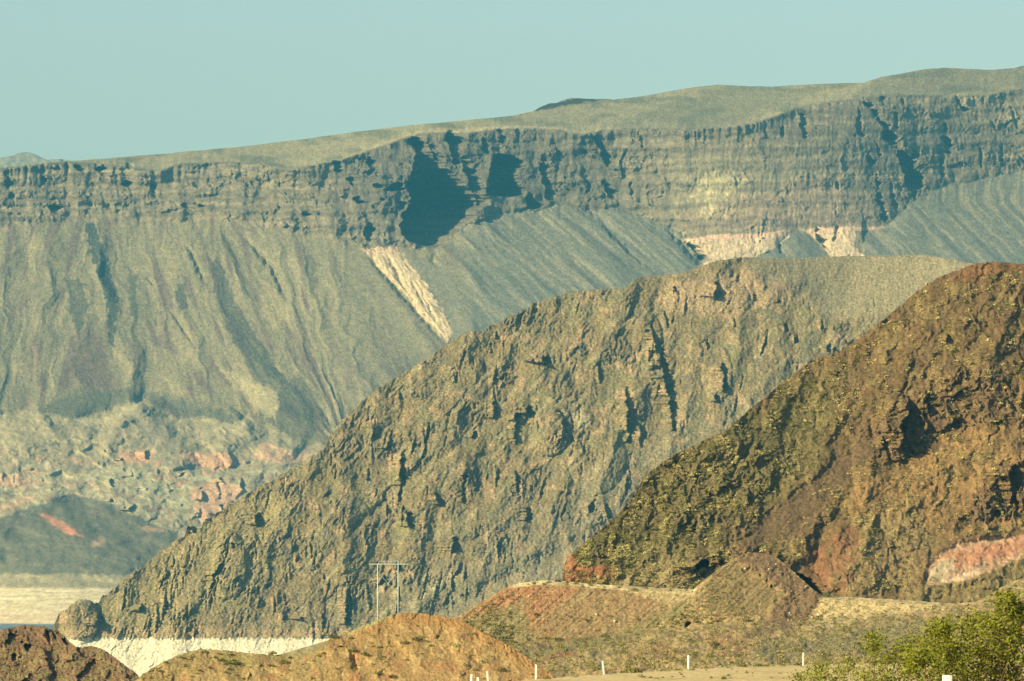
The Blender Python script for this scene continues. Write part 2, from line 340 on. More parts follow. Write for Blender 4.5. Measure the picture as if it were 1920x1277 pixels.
    for pts, w, a in [([(1118, 402), (1150, 440), (1190, 480), (1238, 518)], 4.5, 13), ([(1248, 425), (1275, 450), (1300, 480), (1330, 505)], 6, 16), ([(345, 455), (362, 480), (378, 515), (384, 532)], 3.5, 11), ([(452, 438), (490, 478), (512, 505), (530, 545), (541, 570)], 4.5, 16),
                      ([(275, 520), (293, 537)], 3, 9), ([(312, 573), (340, 610), (375, 665)], 3.2, 9), ([(600, 760), (625, 800)], 4, 8), ([(820, 470), (810, 490), (830, 505)], 4, 6),
                      ([(690, 478), (722, 515), (758, 555), (790, 592), (832, 640)], 4.8, 17), ([(728, 478), (740, 505), (762, 545), (782, 570)], 3.5, 11), ([(790, 545), (805, 575), (822, 610)], 3, 8), ([(770, 525), (790, 560), (800, 580)], 2.5, 7)]:
        s.Rf += line(X, Y, pts, w) * a
    gash = poly(X, Y, [(676, 467), (700, 464), (745, 463), (758, 480), (785, 515), (808, 548), (836, 590), (848, 625), (838, 641), (812, 612), (784, 588), (768, 560), (742, 535), (716, 508), (694, 484)], 2.5, 5, 6, 12)
    s.Rf += gash * (ridged(S / 7, Y / 26, 2, 48) * -2.6)
    # badland mounds and benches
    ridgeb = 0
    for pts, w, a in [([(265, 752), (300, 800), (335, 850), (340, 880)], 26, 32), ([(265, 752), (225, 790), (190, 850)], 24, 26), ([(460, 783), (430, 820), (400, 850)], 26, 30), ([(460, 783), (510, 815), (560, 850)], 22, 24), ([(100, 792), (60, 830), (20, 860)], 24, 22), ([(150, 800), (170, 840)], 16, 16),
                      ([(60, 935), (110, 975), (190, 1030), (260, 1080)], 34, 26), ([(180, 925), (260, 985), (330, 1040)], 34, 22), ([(0, 800), (90, 790), (140, 850)], 40, 14)]:
        s.Rf -= line(X, Y, pts, w) * a
    bw = X + fbm(X / 22, Y / 22, 3, 51) * 10; byy = Y + fbm(X / 25, Y / 18, 3, 52) * 7
    smooth = poly(X, Y, [(-520, 985), (-60, 985), (60, 940), (180, 925), (330, 1005), (300, 1095), (-60, 1095), (-520, 1095)], 16, 8)
    s.Rf += onb * (1 - .8 * smooth) * (ss(0, .6, fbm(bw / 60, byy / 30, 2, 59) + .6 * ss(850, 900, Y)) * (.15 + .85 * ss(835, 870, Y)) * (facets(bw / 40, byy / 15, 53) * 7 + facets(bw / 14, byy / 7, 54) * 1.6) - ridged(bw / 70, byy / 40, 3, 55) * 9 + fbm(X / 16, Y / 9, 3, 56) * 1.5)
    s.Rf += onb * smooth * fbm(X / 45, Y / 22, 4, 57) * 5
    s.Rf += ss(1095, 1110, Y) * fbm(X / 40, Y / 6, 4, 58) * 3
    BL = [[(848, 273, 288), (858, 274, 286)], [(850, 430, 438), (862, 436, 447), (876, 432, 441)], [(858, 415, 418), (872, 418, 422)], [(900, 205, 224), (910, 208, 220)], [(880, 296, 301), (888, 296, 301)], [(898, 412, 426), (905, 420, 431)], [(908, 405, 416), (920, 412, 419), (935, 410, 418)], [(898, 452, 460), (912, 452, 467), (920, 456, 464)],
          [(924, 378, 392), (936, 380, 396)], [(956, 374, 382), (968, 372, 380)], [(948, 412, 428), (956, 415, 425)], [(948, 250, 264), (956, 240, 262)], [(888, 6, 12), (900, 4, 10)], [(894, 26, 32), (904, 25, 30)], [(868, 183, 190)], [(845, 195, 203)], [(938, 206, 220)], [(918, 96, 104)], [(900, 80, 85)], [(862, 226, 240)], [(890, 340, 346)], [(952, 233, 243)]]
    for i, a in enumerate(BL): alcove(s.Rf, X, Y, a, 1.8, 2, i + 90, 1.3)
    s.Zf += (1 - ss(-3, 0, Y - rm)) * (fbm(X / 60, Y / 10, 3, 61) * .9 + fbm(X / 9, Y / 3, 2, 62) * .22)
    # ---- colour (geology, with some shade painted into the middle cliff)
    c = base(X, (.25, .22, .125))                                                          # plateau scrub
    plv = fbm(X / 90, Y / 22, 4, 63)
    c = mix(c, (.15, .145, .085), ss(-.1, .7, plv)); c = mix(c, (.38, .32, .17), ss(9, 1, rm - Y) * .55 * ss(600, 700, X) * (1 - ss(1080, 1200, X)))
    c = mix(c, (.35, .29, .16), poly(X, Y, [(845, 252), (870, 240), (990, 236), (1060, 241), (940, 243), (880, 251)], 3, 2))
    c = mix(c, (.13, .125, .075), poly(X, Y, [(1150, 235), (1340, 160), (1560, 160), (1480, 190), (1430, 215), (1380, 235), (1280, 242)], 10, 12, 8, 40) * .55)
    c = mix(c, (.05, .052, .04), poly(X, Y, [(998, 209), (1020, 195), (1055, 189), (1075, 184), (1140, 185), (1110, 190), (1065, 197), (1030, 205)], 2, 2))
    c = mix(c, (.13, .12, .08), poly(X, Y, [(1600, 180), (1640, 146), (1760, 127), (1920, 124), (1920, 165), (1780, 178)], 8, 8) * .5)
    cl = base(X, (.145, .122, .080)); k = fbm(wx / 26, Y / 9, 4, 64)
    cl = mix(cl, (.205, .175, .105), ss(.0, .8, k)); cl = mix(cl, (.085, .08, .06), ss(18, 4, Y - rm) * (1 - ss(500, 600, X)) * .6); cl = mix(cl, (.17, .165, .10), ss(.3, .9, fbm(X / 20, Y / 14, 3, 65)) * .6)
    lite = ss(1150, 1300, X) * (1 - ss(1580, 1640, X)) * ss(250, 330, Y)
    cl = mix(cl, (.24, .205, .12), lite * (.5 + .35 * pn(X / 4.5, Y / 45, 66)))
    cl = mix(cl, (.30, .20, .13), poly(X, Y, [(1270, 400), (1500, 340), (1580, 330), (1640, 420), (1500, 430), (1290, 440)], 14, 16) * .35)
    cl = mix(cl, (.38, .33, .175), poly(X, Y, [(1300, 338), (1345, 326), (1385, 338), (1378, 360), (1356, 372), (1350, 402), (1318, 412), (1304, 375)], 22, 22, 9, 12) * np.clip(.75 + .5 * fbm(X / 9, Y / 14, 3, 21), 0, 1))
    cl = mix(cl, (.25, .20, .12), ss(-12, -2, Y - ft) * (1 - ss(500, 700, X)) * .5)
    cl = mix(cl, (.23, .19, .11), left * np.clip(.2 + .8 * pn(X / 30, Y / 6, 69), 0, 1))
    cl = mix(cl, (.24, .20, .12), poly(X, Y, [(1735, 205), (1800, 180), (1900, 185), (1920, 215), (1920, 240), (1850, 225), (1790, 215)], 8, 8) * .6)
    cl = cl * (1 + .28 * (strat[..., None] - .6))
    cl = mix(cl, (.085, .078, .058), poly(X, Y, [(620, 300), (760, 255), (860, 245), (1000, 240), (1120, 245), (1160, 300), (1160, 385), (1000, 395), (860, 420), (700, 400), (640, 370)], 22, 20) * .55)  # darker basalt, with shade painted in to join the cliff shadows
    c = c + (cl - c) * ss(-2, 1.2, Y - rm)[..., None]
    ta = base(X, (.19, .17, .10)); kk = .45 * fbm(SW / 20, Y / 130, 3, 67) + .6 * fbm(SW / 34, Y / 60, 4, 57)
    ta = mix(ta, (.25, .215, .12), ss(-.1, .6, kk + .4 * fbm(S / 60, Y / 160, 2, 60))); ta = mix(ta, (.13, .10, .075), ss(.05, .55, fbm(S / 24 + 8, Y / 150, 3, 68)) * .9)
    ta = mix(ta, (.135, .14, .105), ss(840, 900, X) * .8); ta = mix(ta, (.235, .21, .135), ss(800, 880, X) * ss(.0, .6, fbm(S / 13 + .5 * pn(X / 40, Y / 40, 96), Y / 110, 3, 24) + .5 * fbm(S / 40, Y / 80, 2, 23)) * .85); ta = mix(ta, (.10, .105, .085), ss(800, 880, X) * ss(.1, .6, fbm(S / 18 + 9, Y / 190, 3, 22)) * .8)
    for P_, w in [([(163, 415), (180, 420), (205, 500), (221, 560), (214, 650), (203, 640), (200, 560), (178, 500), (164, 450)], .85), ([(122, 525), (150, 520), (165, 560), (150, 640), (135, 600)], .6), ([(395, 500), (410, 480), (440, 560), (470, 610), (520, 690), (540, 740), (500, 700), (440, 630), (405, 560)], .6),
                  ([(330, 540), (345, 530), (352, 575), (335, 590)], .6), ([(560, 700), (585, 720), (620, 800), (560, 830), (500, 790), (520, 740)], .42), ([(420, 600), (500, 680), (575, 740), (600, 790), (560, 790), (480, 720)], .5), ([(240, 500), (255, 520), (258, 600), (245, 590)], .6)]:
        ta = mix(ta, (.045, .055, .045), poly(X, Y, P_, 2, 6, 7, 12) * min(1, w * 1.1) * np.clip(1 + .5 * pn(X / 4, Y / 5, 26), 0, 1))
    ta = mix(ta, (.34, .29, .16), poly(X, Y, [(405, 680), (440, 700), (510, 728), (523, 745), (515, 790), (490, 770), (440, 730)], 4, 5) * .8)
    ta = mix(ta, (.085, .09, .068), poly(X, Y, [(40, 775), (140, 735), (250, 725), (380, 760), (440, 775), (430, 800), (340, 790), (265, 750), (190, 775), (130, 790)], 9, 8) * .75)
    ta = mix(ta, (.23, .205, .12), poly(X, Y, [(585, 440), (690, 480), (720, 530), (780, 600), (800, 660), (700, 700), (640, 780), (600, 700), (590, 560)], 12, 10) * .5)
    ta = mix(ta, (.19, .18, .12), poly(X, Y, [(762, 480), (830, 500), (890, 610), (850, 630), (820, 560)], 3, 3) * .8)
    c = c + (ta - c) * ss(-2, 3, (Y - ft) / lw + .6 * fbm(X / 9, Y / 4, 3, 25))[..., None]
    ba = base(X, (.29, .25, .145)); ba = mix(ba, (.19, .17, .11), ss(-.1, .6, fbm(bw / 30, byy / 12, 4, 70)) * .7); ba = mix(ba, (.40, .24, .15), ss(.15, .6, fbm(bw / 40 + 5, byy / 9, 3, 71)) * ss(830, 860, Y) * (1 - ss(960, 1000, Y)) * .8)
    ba = mix(ba, (.38, .36, .22), ss(.1, .6, fbm(bw / 50 + 15, byy / 10, 3, 72)) * ss(860, 885, Y) * (1 - ss(950, 990, Y)) * .8)
    ba = mix(ba, (.16, .145, .10), poly(X, Y, [(255, 762), (275, 758), (305, 775), (320, 810), (335, 860), (345, 892), (310, 875), (280, 830), (245, 790)], 3, 4) * .85); ba = mix(ba, (.17, .155, .105), poly(X, Y, [(450, 785), (475, 785), (505, 815), (500, 840), (470, 830)], 3, 4) * .7)
    for P_, col, w in [([(-40, 990), (55, 950), (130, 925), (215, 945), (335, 1005), (310, 1040), (240, 1078), (-40, 1075)], (.10, .10, .07), .85), ([(-40, 900), (60, 900), (50, 915), (-40, 925)], (.40, .37, .22), .7),
                       ([(222, 846), (285, 846), (285, 868), (240, 868)], (.46, .27, .16), .9), ([(335, 846), (440, 850), (447, 876), (400, 882), (345, 862)], (.46, .27, .16), .9), ([(490, 828), (585, 855), (540, 872), (478, 862)], (.44, .29, .17), .8),
                       ([(355, 915), (400, 900), (460, 915), (440, 965), (370, 975)], (.46, .28, .17), .75), ([(-20, 888), (50, 893), (95, 905), (40, 915), (-20, 912)], (.46, .28, .17), .7), ([(75, 962), (95, 967), (150, 1000), (156, 1006), (130, 1001), (92, 980)], (.46, .21, .12), .95), ([(-20, 955), (60, 925), (62, 938), (-20, 968)], (.46, .30, .18), .8),
                       ([(262, 985), (300, 992), (310, 1000), (275, 1000)], (.44, .28, .16), .6), ([(170, 1012), (195, 1010), (190, 1024), (172, 1024)], (.42, .28, .16), .6), ([(140, 785), (180, 780), (190, 790), (170, 800)], (.44, .40, .23), .6), ([(210, 815), (235, 800), (245, 835), (225, 845)], (.42, .31, .18), .6), ([(100, 816), (114, 824), (110, 830), (98, 826)], (.48, .36, .2), .8),
                       ([(70, 868), (90, 866), (95, 880), (75, 880)], (.52, .46, .28), .8), ([(180, 870), (260, 880), (350, 935), (380, 940), (330, 960), (250, 930), (190, 905)], (.34, .33, .20), .5), ([(-40, 1078), (220, 1090), (215, 1104), (-40, 1100)], (.24, .21, .125), .8)]:
        ba = mix(ba, col, poly(X, Y, P_, 3.5, 5, 17, 18) * w)
    for P_, w_, k_ in [([(-20, 955), (60, 928), (130, 912), (200, 932), (330, 998)], 5, .6), ([(40, 912), (150, 892), (250, 878)], 5, .6), ([(180, 868), (240, 898), (300, 938)], 4, .6), ([(225, 866), (285, 905)], 4, .5), ([(265, 756), (215, 782), (150, 800)], 4, .5), ([(460, 784), (420, 800), (385, 815)], 4, .4), ([(300, 775), (330, 800), (345, 815)], 4, .5)]: ba = mix(ba, (.40, .36, .21), line(X, Y, P_, w_) * k_)
    fan = fbm((X + .25 * (Y - 760) * np.sign(X - 265)) / 16, Y / 70, 3, 20); ba = mix(ba, (.36, .30, .17), ss(.1, .6, fan) * (1 - ss(850, 880, Y)) * .6)
    c = c + (ba - c) * ss(-7, 7, Y - tb + 3 * fbm(X / 14, Y / 8, 3, 18))[..., None]
    pale = np.maximum(poly(X, Y, [(1282, 449), (1340, 441), (1420, 438), (1482, 431), (1478, 446), (1452, 466), (1420, 481), (1360, 496), (1300, 500), (1335, 488), (1305, 466)], 1.6, 2), poly(X, Y, [(1505, 430), (1540, 427), (1600, 425), (1606, 440), (1600, 460), (1622, 482), (1556, 484), (1545, 462), (1526, 446)], 1.6, 2))
    pale = pale * np.clip(.86 + .35 * fbm(X / 8, Y / 20, 3, 73), .25, 1); c = mix(c, (.52, .40, .25), pale); c = mix(c, (.60, .36, .25), pale * (1 - ss(2, 9, Y - (449 - (X - 1280) * .075))) * .7)
    c = mix(c, (.60, .38, .25), poly(X, Y, [(1600, 427), (1655, 424), (1662, 427), (1640, 431), (1605, 433)], 1, 1) * .6)
    gash = gash * ss(-.75, -.1, fbm(S / 9, Y / 40, 3, 27) + .25); c = mix(c, (.47, .37, .22), gash); c = mix(c, (.44, .30, .19), gash * (1 - ss(468, 484, Y)) * .7)
    zz = s.z(); rg = ss(1.2, -1.2, zz - RING - fbm(X / 30, Y / 5, 3, 74) * 1.0)
    rgc = base(X, (.42, .36, .22)); rgc = mix(rgc, (.52, .45, .29), ss(-.2, .5, fbm(X / 70, Y / 5, 4, 75))); rgc = mix(rgc, (.42, .31, .20), ss(1130, 1165, Y) * .5); rgc = mix(rgc, (.34, .29, .17), ss(.25, .6, fbm(X / 30, Y / 3, 3, 98)) * .6)
    c = c + (rgc - c) * rg[..., None]
    c = c * (1 + .40 * fbm(X / 3.0, Y / 2.6, 2, 76) * (1 - .6 * rg) * (1 - .5 * onb))[..., None] * (1 + .14 * fbm(X / 14, Y / 10, 2, 77) * (1 - .6 * rg))[..., None]
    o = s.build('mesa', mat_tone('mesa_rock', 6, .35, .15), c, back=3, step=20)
    tag(o, kind='structure')
    return s
mesa = build_mesa()

def build_far():
    xs = np.arange(-900, 300, 4.0)
    cr = curve([(-900, 330), (-300, 300), (-80, 305), (0, 296), (22, 292), (38, 286), (50, 285), (62, 288), (78, 295), (88, 300), (115, 298), (140, 303), (170, 306), (300, 330)])
    s = Sheet(cr, 420, 2.5, xs); X, Y = s.X, s.Y
    s.depth(np.full(X.shape, 2.0), 13000.0)
    s.Rf += facets(X / 14, Y / 9, 3) * 5 + fbm(X / 9, Y / 6, 3, 5) * 3
    c = base(X, (.24, .22, .14)) * (1 + .3 * fbm(X / 6, Y / 4, 3, 8))[..., None]
    tag(s.build('distant_hills', mat_tone('distant_rock', 12, .3, .1), c), kind='structure')
build_far()

# ================================================================== MIDDLE RIDGE
def build_ridge():
    cr0 = curve([(-60, 1330), (60, 1260), (92, 1195), (100, 1172), (106, 1158), (118, 1146), (130, 1138), (145, 1127), (155, 1121), (168, 1123), (178, 1130), (184, 1133), (190, 1120), (205, 1112), (230, 1090), (280, 1052), (320, 1022), (346, 1004), (351, 985), (368, 985), (376, 992), (380, 978), (430, 950), (500, 905), (560, 870), (605, 842), (622, 812),
                 (640, 790), (700, 735), (760, 698), (800, 675), (840, 645), (862, 628), (885, 620), (900, 622), (930, 608), (965, 588), (1000, 570), (1040, 556), (1070, 548), (1130, 541), (1172, 541), (1190, 524), (1206, 519), (1280, 512), (1340, 490), (1390, 482), (1440, 484), (1500, 484), (1560, 481), (1600, 480), (1680, 479), (1730, 477),
                 (1790, 487), (1850, 500), (2000, 530), (2340, 620)])
    cr = lambda x: cr0(x) + fbm(x / 9, x * 0, 4, 2) * 2.6 * (1 - .75 * ss(1100, 1200, x)) + facets(x / 12, x * 0 + .5, 3) * 5 * (1 - ss(900, 1150, x))
    s = Sheet(cr, 1345); X, Y = s.X, s.Y; h = Y - cr0(X)
    top = poly(X, Y, [(1300, 470), (1390, 470), (1420, 520), (1500, 545), (1560, 600), (1680, 590), (1900, 560), (1900, 460)], 22, 14, 4, 40)
    cot = 1.18 + .3 * fbm(X / 60, Y / 60, 3, 110) + 1.9 * top + .9 * (1 - ss(0, 10, h)) * ss(900, 1100, X)
    s.depth(np.clip(cot, .3, 5), 3350.0, 70, 30)
    wx = X + fbm(X / 40, Y / 48, 3, 111) * 8; wy = Y + fbm(X / 40, Y / 48, 3, 112) * 8
    q = (1 - .75 * top)
    AL = [[(612, 1222, 1227), (625, 1225, 1233), (645, 1228, 1239), (665, 1236, 1247), (682, 1240, 1252), (705, 1246, 1258), (730, 1252, 1266), (760, 1258, 1268), (790, 1260, 1270), (806, 1262, 1270)], [(727, 1171, 1184), (745, 1174, 1190), (765, 1176, 1193), (790, 1178, 1192), (810, 1178, 1190), (828, 1176, 1182)], [(800, 1202, 1207), (820, 1200, 1209), (838, 1200, 1206)],
          [(540, 1262, 1272), (549, 1262, 1268)], [(585, 1244, 1252), (600, 1250, 1257), (613, 1250, 1256)], [(756, 926, 938), (770, 925, 936), (783, 926, 931)], [(776, 966, 978), (800, 966, 974), (820, 966, 976), (830, 967, 972)], [(764, 990, 1008), (774, 990, 1004)], [(772, 1048, 1058), (790, 1056, 1068), (810, 1059, 1068), (824, 1055, 1064)],
          [(625, 930, 938), (634, 930, 938)], [(646, 920, 925), (660, 920, 925)], [(676, 1000, 1010)], [(672, 1020, 1042), (680, 1022, 1040)], [(850, 754, 762), (880, 752, 761), (910, 750, 760), (930, 748, 757), (946, 745, 752)], [(963, 765, 776), (975, 764, 779), (990, 770, 778)], [(1013, 850, 862), (1025, 848, 866), (1036, 846, 856)], [(887, 965, 975), (900, 966, 979), (915, 968, 977), (928, 972, 978)],
          [(955, 985, 1000), (965, 988, 1000), (978, 988, 995)], [(926, 818, 826), (945, 826, 838)], [(893, 868, 880), (920, 866, 873), (945, 868, 875)], [(893, 1175, 1183), (910, 1174, 1181), (930, 1172, 1178)], [(948, 1135, 1145), (962, 1138, 1147), (972, 1140, 1145)], [(1118, 651, 660), (1140, 650, 663), (1160, 650, 663), (1176, 650, 657)], [(1055, 744, 755), (1066, 745, 756)],
          [(966, 480, 497), (975, 480, 498), (984, 482, 492)], [(984, 352, 358), (998, 352, 358)], [(984, 363, 372), (997, 363, 370)], [(1048, 412, 420), (1064, 411, 421), (1080, 400, 413), (1090, 400, 410), (1104, 392, 400)], [(1146, 183, 190), (1160, 182, 194), (1175, 181, 189), (1186, 179, 184)], [(1020, 434, 441), (1028, 436, 442)], [(1073, 347, 355)], [(1135, 264, 275), (1145, 262, 272)], [(1160, 563, 578)],
          [(530, 1343, 1352), (543, 1343, 1364), (554, 1342, 1358), (561, 1342, 1350)], [(515, 1381, 1386), (526, 1381, 1387)], [(554, 1412, 1421), (563, 1412, 1421)], [(685, 1354, 1361), (700, 1356, 1367), (720, 1357, 1370), (734, 1357, 1367)], [(743, 1340, 1352), (752, 1345, 1353)], [(565, 1459, 1467)], [(648, 1549, 1562), (659, 1552, 1562)], [(654, 1565, 1573)], [(640, 1584, 1591)], [(580, 1262, 1267)],
          [(610, 1472, 1480), (620, 1474, 1481)], [(625, 1490, 1496), (640, 1492, 1498)], [(600, 1376, 1382), (620, 1378, 1382)], [(640, 1324, 1334), (655, 1326, 1334)], [(870, 1090, 1095), (890, 1088, 1093)], [(930, 1116, 1124), (945, 1108, 1122), (960, 1104, 1116)], [(1080, 718, 730), (1095, 712, 722)], [(1115, 865, 875)], [(880, 690, 697), (900, 688, 694)], [(990, 695, 702)], [(830, 730, 738), (840, 722, 732)], [(700, 855, 860), (715, 852, 858)], [(810, 890, 900), (820, 886, 896)], [(1130, 310, 318)], [(1090, 300, 306)], [(1105, 460, 466)], [(1160, 600, 606)], [(1040, 590, 598)], [(1010, 560, 566)], [(905, 570, 574)], [(940, 620, 628)]]
    AA = np.zeros(X.shape)
    for i, a in enumerate(AL): alcove(AA, X, Y, a, 1.9, 4.0, i + 31, 1.7)
    g_r = random.Random(12); Kc = lambda x, y: float(fbm(np.float64((x + .27 * y) / 50), np.float64(y / 62), 3, 109))
    n_ = 0
    while n_ < 430:
        x = g_r.uniform(180, 1640); y0 = float(cr0(np.float64(x))); y = y0 + 8 + (1185 - y0) * g_r.random()
        if y > 1180 or (x > 1380 and y < 560) or Kc(x, y) < g_r.uniform(-.15, .3): continue
        w_ = g_r.uniform(2.5, 5.5) * (1.3 if g_r.random() < .15 else 1); L_ = w_ * g_r.uniform(2.5, 8); dx = g_r.uniform(-.35, .15) * L_
        alcove(AA, X, Y, [(y, x, x + w_ * .7), (y + L_ * .5, x + dx * .5, x + dx * .5 + w_), (y + L_, x + dx, x + dx + w_ * .6)], 2.1, 3, n_, 1.6); n_ += 1
    q = q * (1 - .6 * ss(0, 5, np.abs(AA))); s.Rf += AA
    # ribs leaning from upper right to lower left
    sx = wx + .27 * wy
    s.Rf -= ridged(sx / 130, wy / 330, 2, 113) * 11 * q
    calm = 1 - .75 * poly(X, Y, [(1270, 560), (1500, 560), (1520, 660), (1400, 760), (1280, 850), (1080, 1020), (820, 1150), (900, 1060), (1100, 960), (1250, 760)], 30, 20, 6, 50)
    K = ss(.0, .55, fbm(sx / 50, wy / 62, 3, 109) + .1) * calm * q
    K2 = ss(-.1, .6, fbm(sx / 22 + 9, wy / 30, 3, 108)) * (.35 + .65 * calm) * q
    lane = ss(.05, .55, fbm((X + .9 * Y) / 16, (Y - .5 * X) / 90, 3, 102)); K = K * (1 - .8 * lane); K2 = K2 * (1 - .8 * lane)
    s.Rf += (.35 + .65 * calm) * (1 - .35 * lane) * q * fbm(sx / 52, wy / 110, 6, 105, .52) * 7.0
    s.Rf -= (.15 + .85 * K2) * q * ridged(sx / 16, wy / 28, 4, 104, .6) * 1.5
    s.Rf += K * (facets(sx / 22, wy / 60, 115) * 6 + facets(sx / 10, wy / 22, 116) * 7 + facets(sx / 5, wy / 10, 103) * 3.6) + K2 * facets(sx / 4.2, wy / 8, 117) * 3.0
    s.Rf += pn(X / 6, Y / 7, 101) * 1.5 + pn(X / 4, Y / 4.4, 118) * 1.2 + pn(X / 2.7, Y / 2.9, 119) * .7
    # dome-shaped rock and spurs
    for cx, cy, rx, ry, a in [(1030, 810, 34, 42, 20), (1215, 640, 26, 50, 16), (1340, 555, 60, 30, 10), (1190, 770, 20, 60, 10), (150, 1160, 34, 44, 22), (1120, 860, 50, 60, 12), (1345, 700, 26, 50, 12), (880, 640, 16, 14, 8), (640, 1000, 60, 70, 16), (820, 900, 70, 70, 12), (430, 1060, 30, 60, 16), (700, 760, 50, 40, 10)]:
        d2 = ((X - cx) / rx) ** 2 + ((Y - cy) / ry) ** 2
        s.Rf -= a * np.sqrt(np.clip(1.2 - d2, 0, 1))
    for pts, w, a in [([(1300, 860), (1210, 930), (1100, 1010), (1000, 1060), (900, 1110), (830, 1150)], 16, 12), ([(900, 800), (840, 850), (780, 880), (700, 960), (640, 1010)], 9, 9), ([(1400, 480), (1420, 560), (1390, 600)], 6, 5)]:
        s.Rf += line(X, Y, pts, w) * a
    # colour
    c = base(X, (.185, .148, .072))
    n1 = fbm(X / 70, Y / 60, 4, 120)
    c = mix(c, (.185, .168, .082), ss(-.1, .6, n1) * .8); c = mix(c, (.29, .245, .135), ss(.15, .7, fbm((X + .9 * Y) / 16, (Y - .5 * X) / 90, 3, 102)) * .7); c = mix(c, (.12, .105, .07), K * .45)
    c = mix(c, (.14, .13, .085), ss(.1, .7, fbm(wx / 22, wy / 30, 3, 121)) * .7)
    c = mix(c, (.33, .23, .125), ss(.15, .7, fbm(wx / 30 + 9, wy / 26, 3, 122)) * .65)
    c = mix(c, (.20, .19, .135), ss(-60, 200, (Y - 1150) + (X - 600) * .55) * (1 - ss(850, 1000, Y - 0 * X) * 0) * .45 * ss(800, 950, Y + (X - 900) * .3))
    c = mix(c, (.29, .25, .145), top * .85)
    c = mix(c, (.34, .24, .14), poly(X, Y, [(1240, 530), (1330, 515), (1400, 505), (1500, 540), (1480, 570), (1350, 590), (1250, 580)], 12, 14) * .5)
    c = mix(c, (.38, .34, .21), poly(X, Y, [(1075, 775), (1108, 778), (1100, 805), (1085, 808)], 4, 5) * .7)
    c = mix(c, (.36, .32, .19), line(X, Y, [(760, 1140), (830, 1090), (850, 1072)], 6) * .6)
    c = mix(c, (.25, .21, .10), poly(X, Y, [(200, 1115), (330, 1020), (520, 900), (560, 940), (480, 1100), (300, 1190), (180, 1190)], 25, 20) * .6)
    c = mix(c, (.34, .24, .13), ss(1172, 1186, Y) * (1 - ss(1192, 1196, Y)) * .5)
    zz = s.z(); rg = ss(1.2, -1.2, zz - RING - fbm(X / 12, Y * 0, 3, 123) * 1.0 - fbm(X / 3.5, Y / 20, 2, 100) * 1.2)
    rc = base(X, (.66, .60, .42)); rc = mix(rc, (.52, .47, .33), ss(.1, .7, fbm(X / 5, Y / 15, 3, 124)) * .8); rc = mix(rc, (.60, .45, .30), ss(.3, .7, fbm(X / 18, Y / 6, 3, 99)) * .5)
    c = c * (1 + .5 * fbm(X / 3.4, Y / 3.0, 2, 125))[..., None] * (1 + .18 * fbm(X / 12, Y / 12, 2, 126))[..., None]
    c = c + (rc - c) * rg[..., None]
    s.Rf = s.Rf * (1 - rg * .55)
    tag(s.build('rocky_ridge', mat_tone('ridge_rock', 1.1, .6, .35), c, back=28), kind='structure')
    return s
ridge = build_ridge()

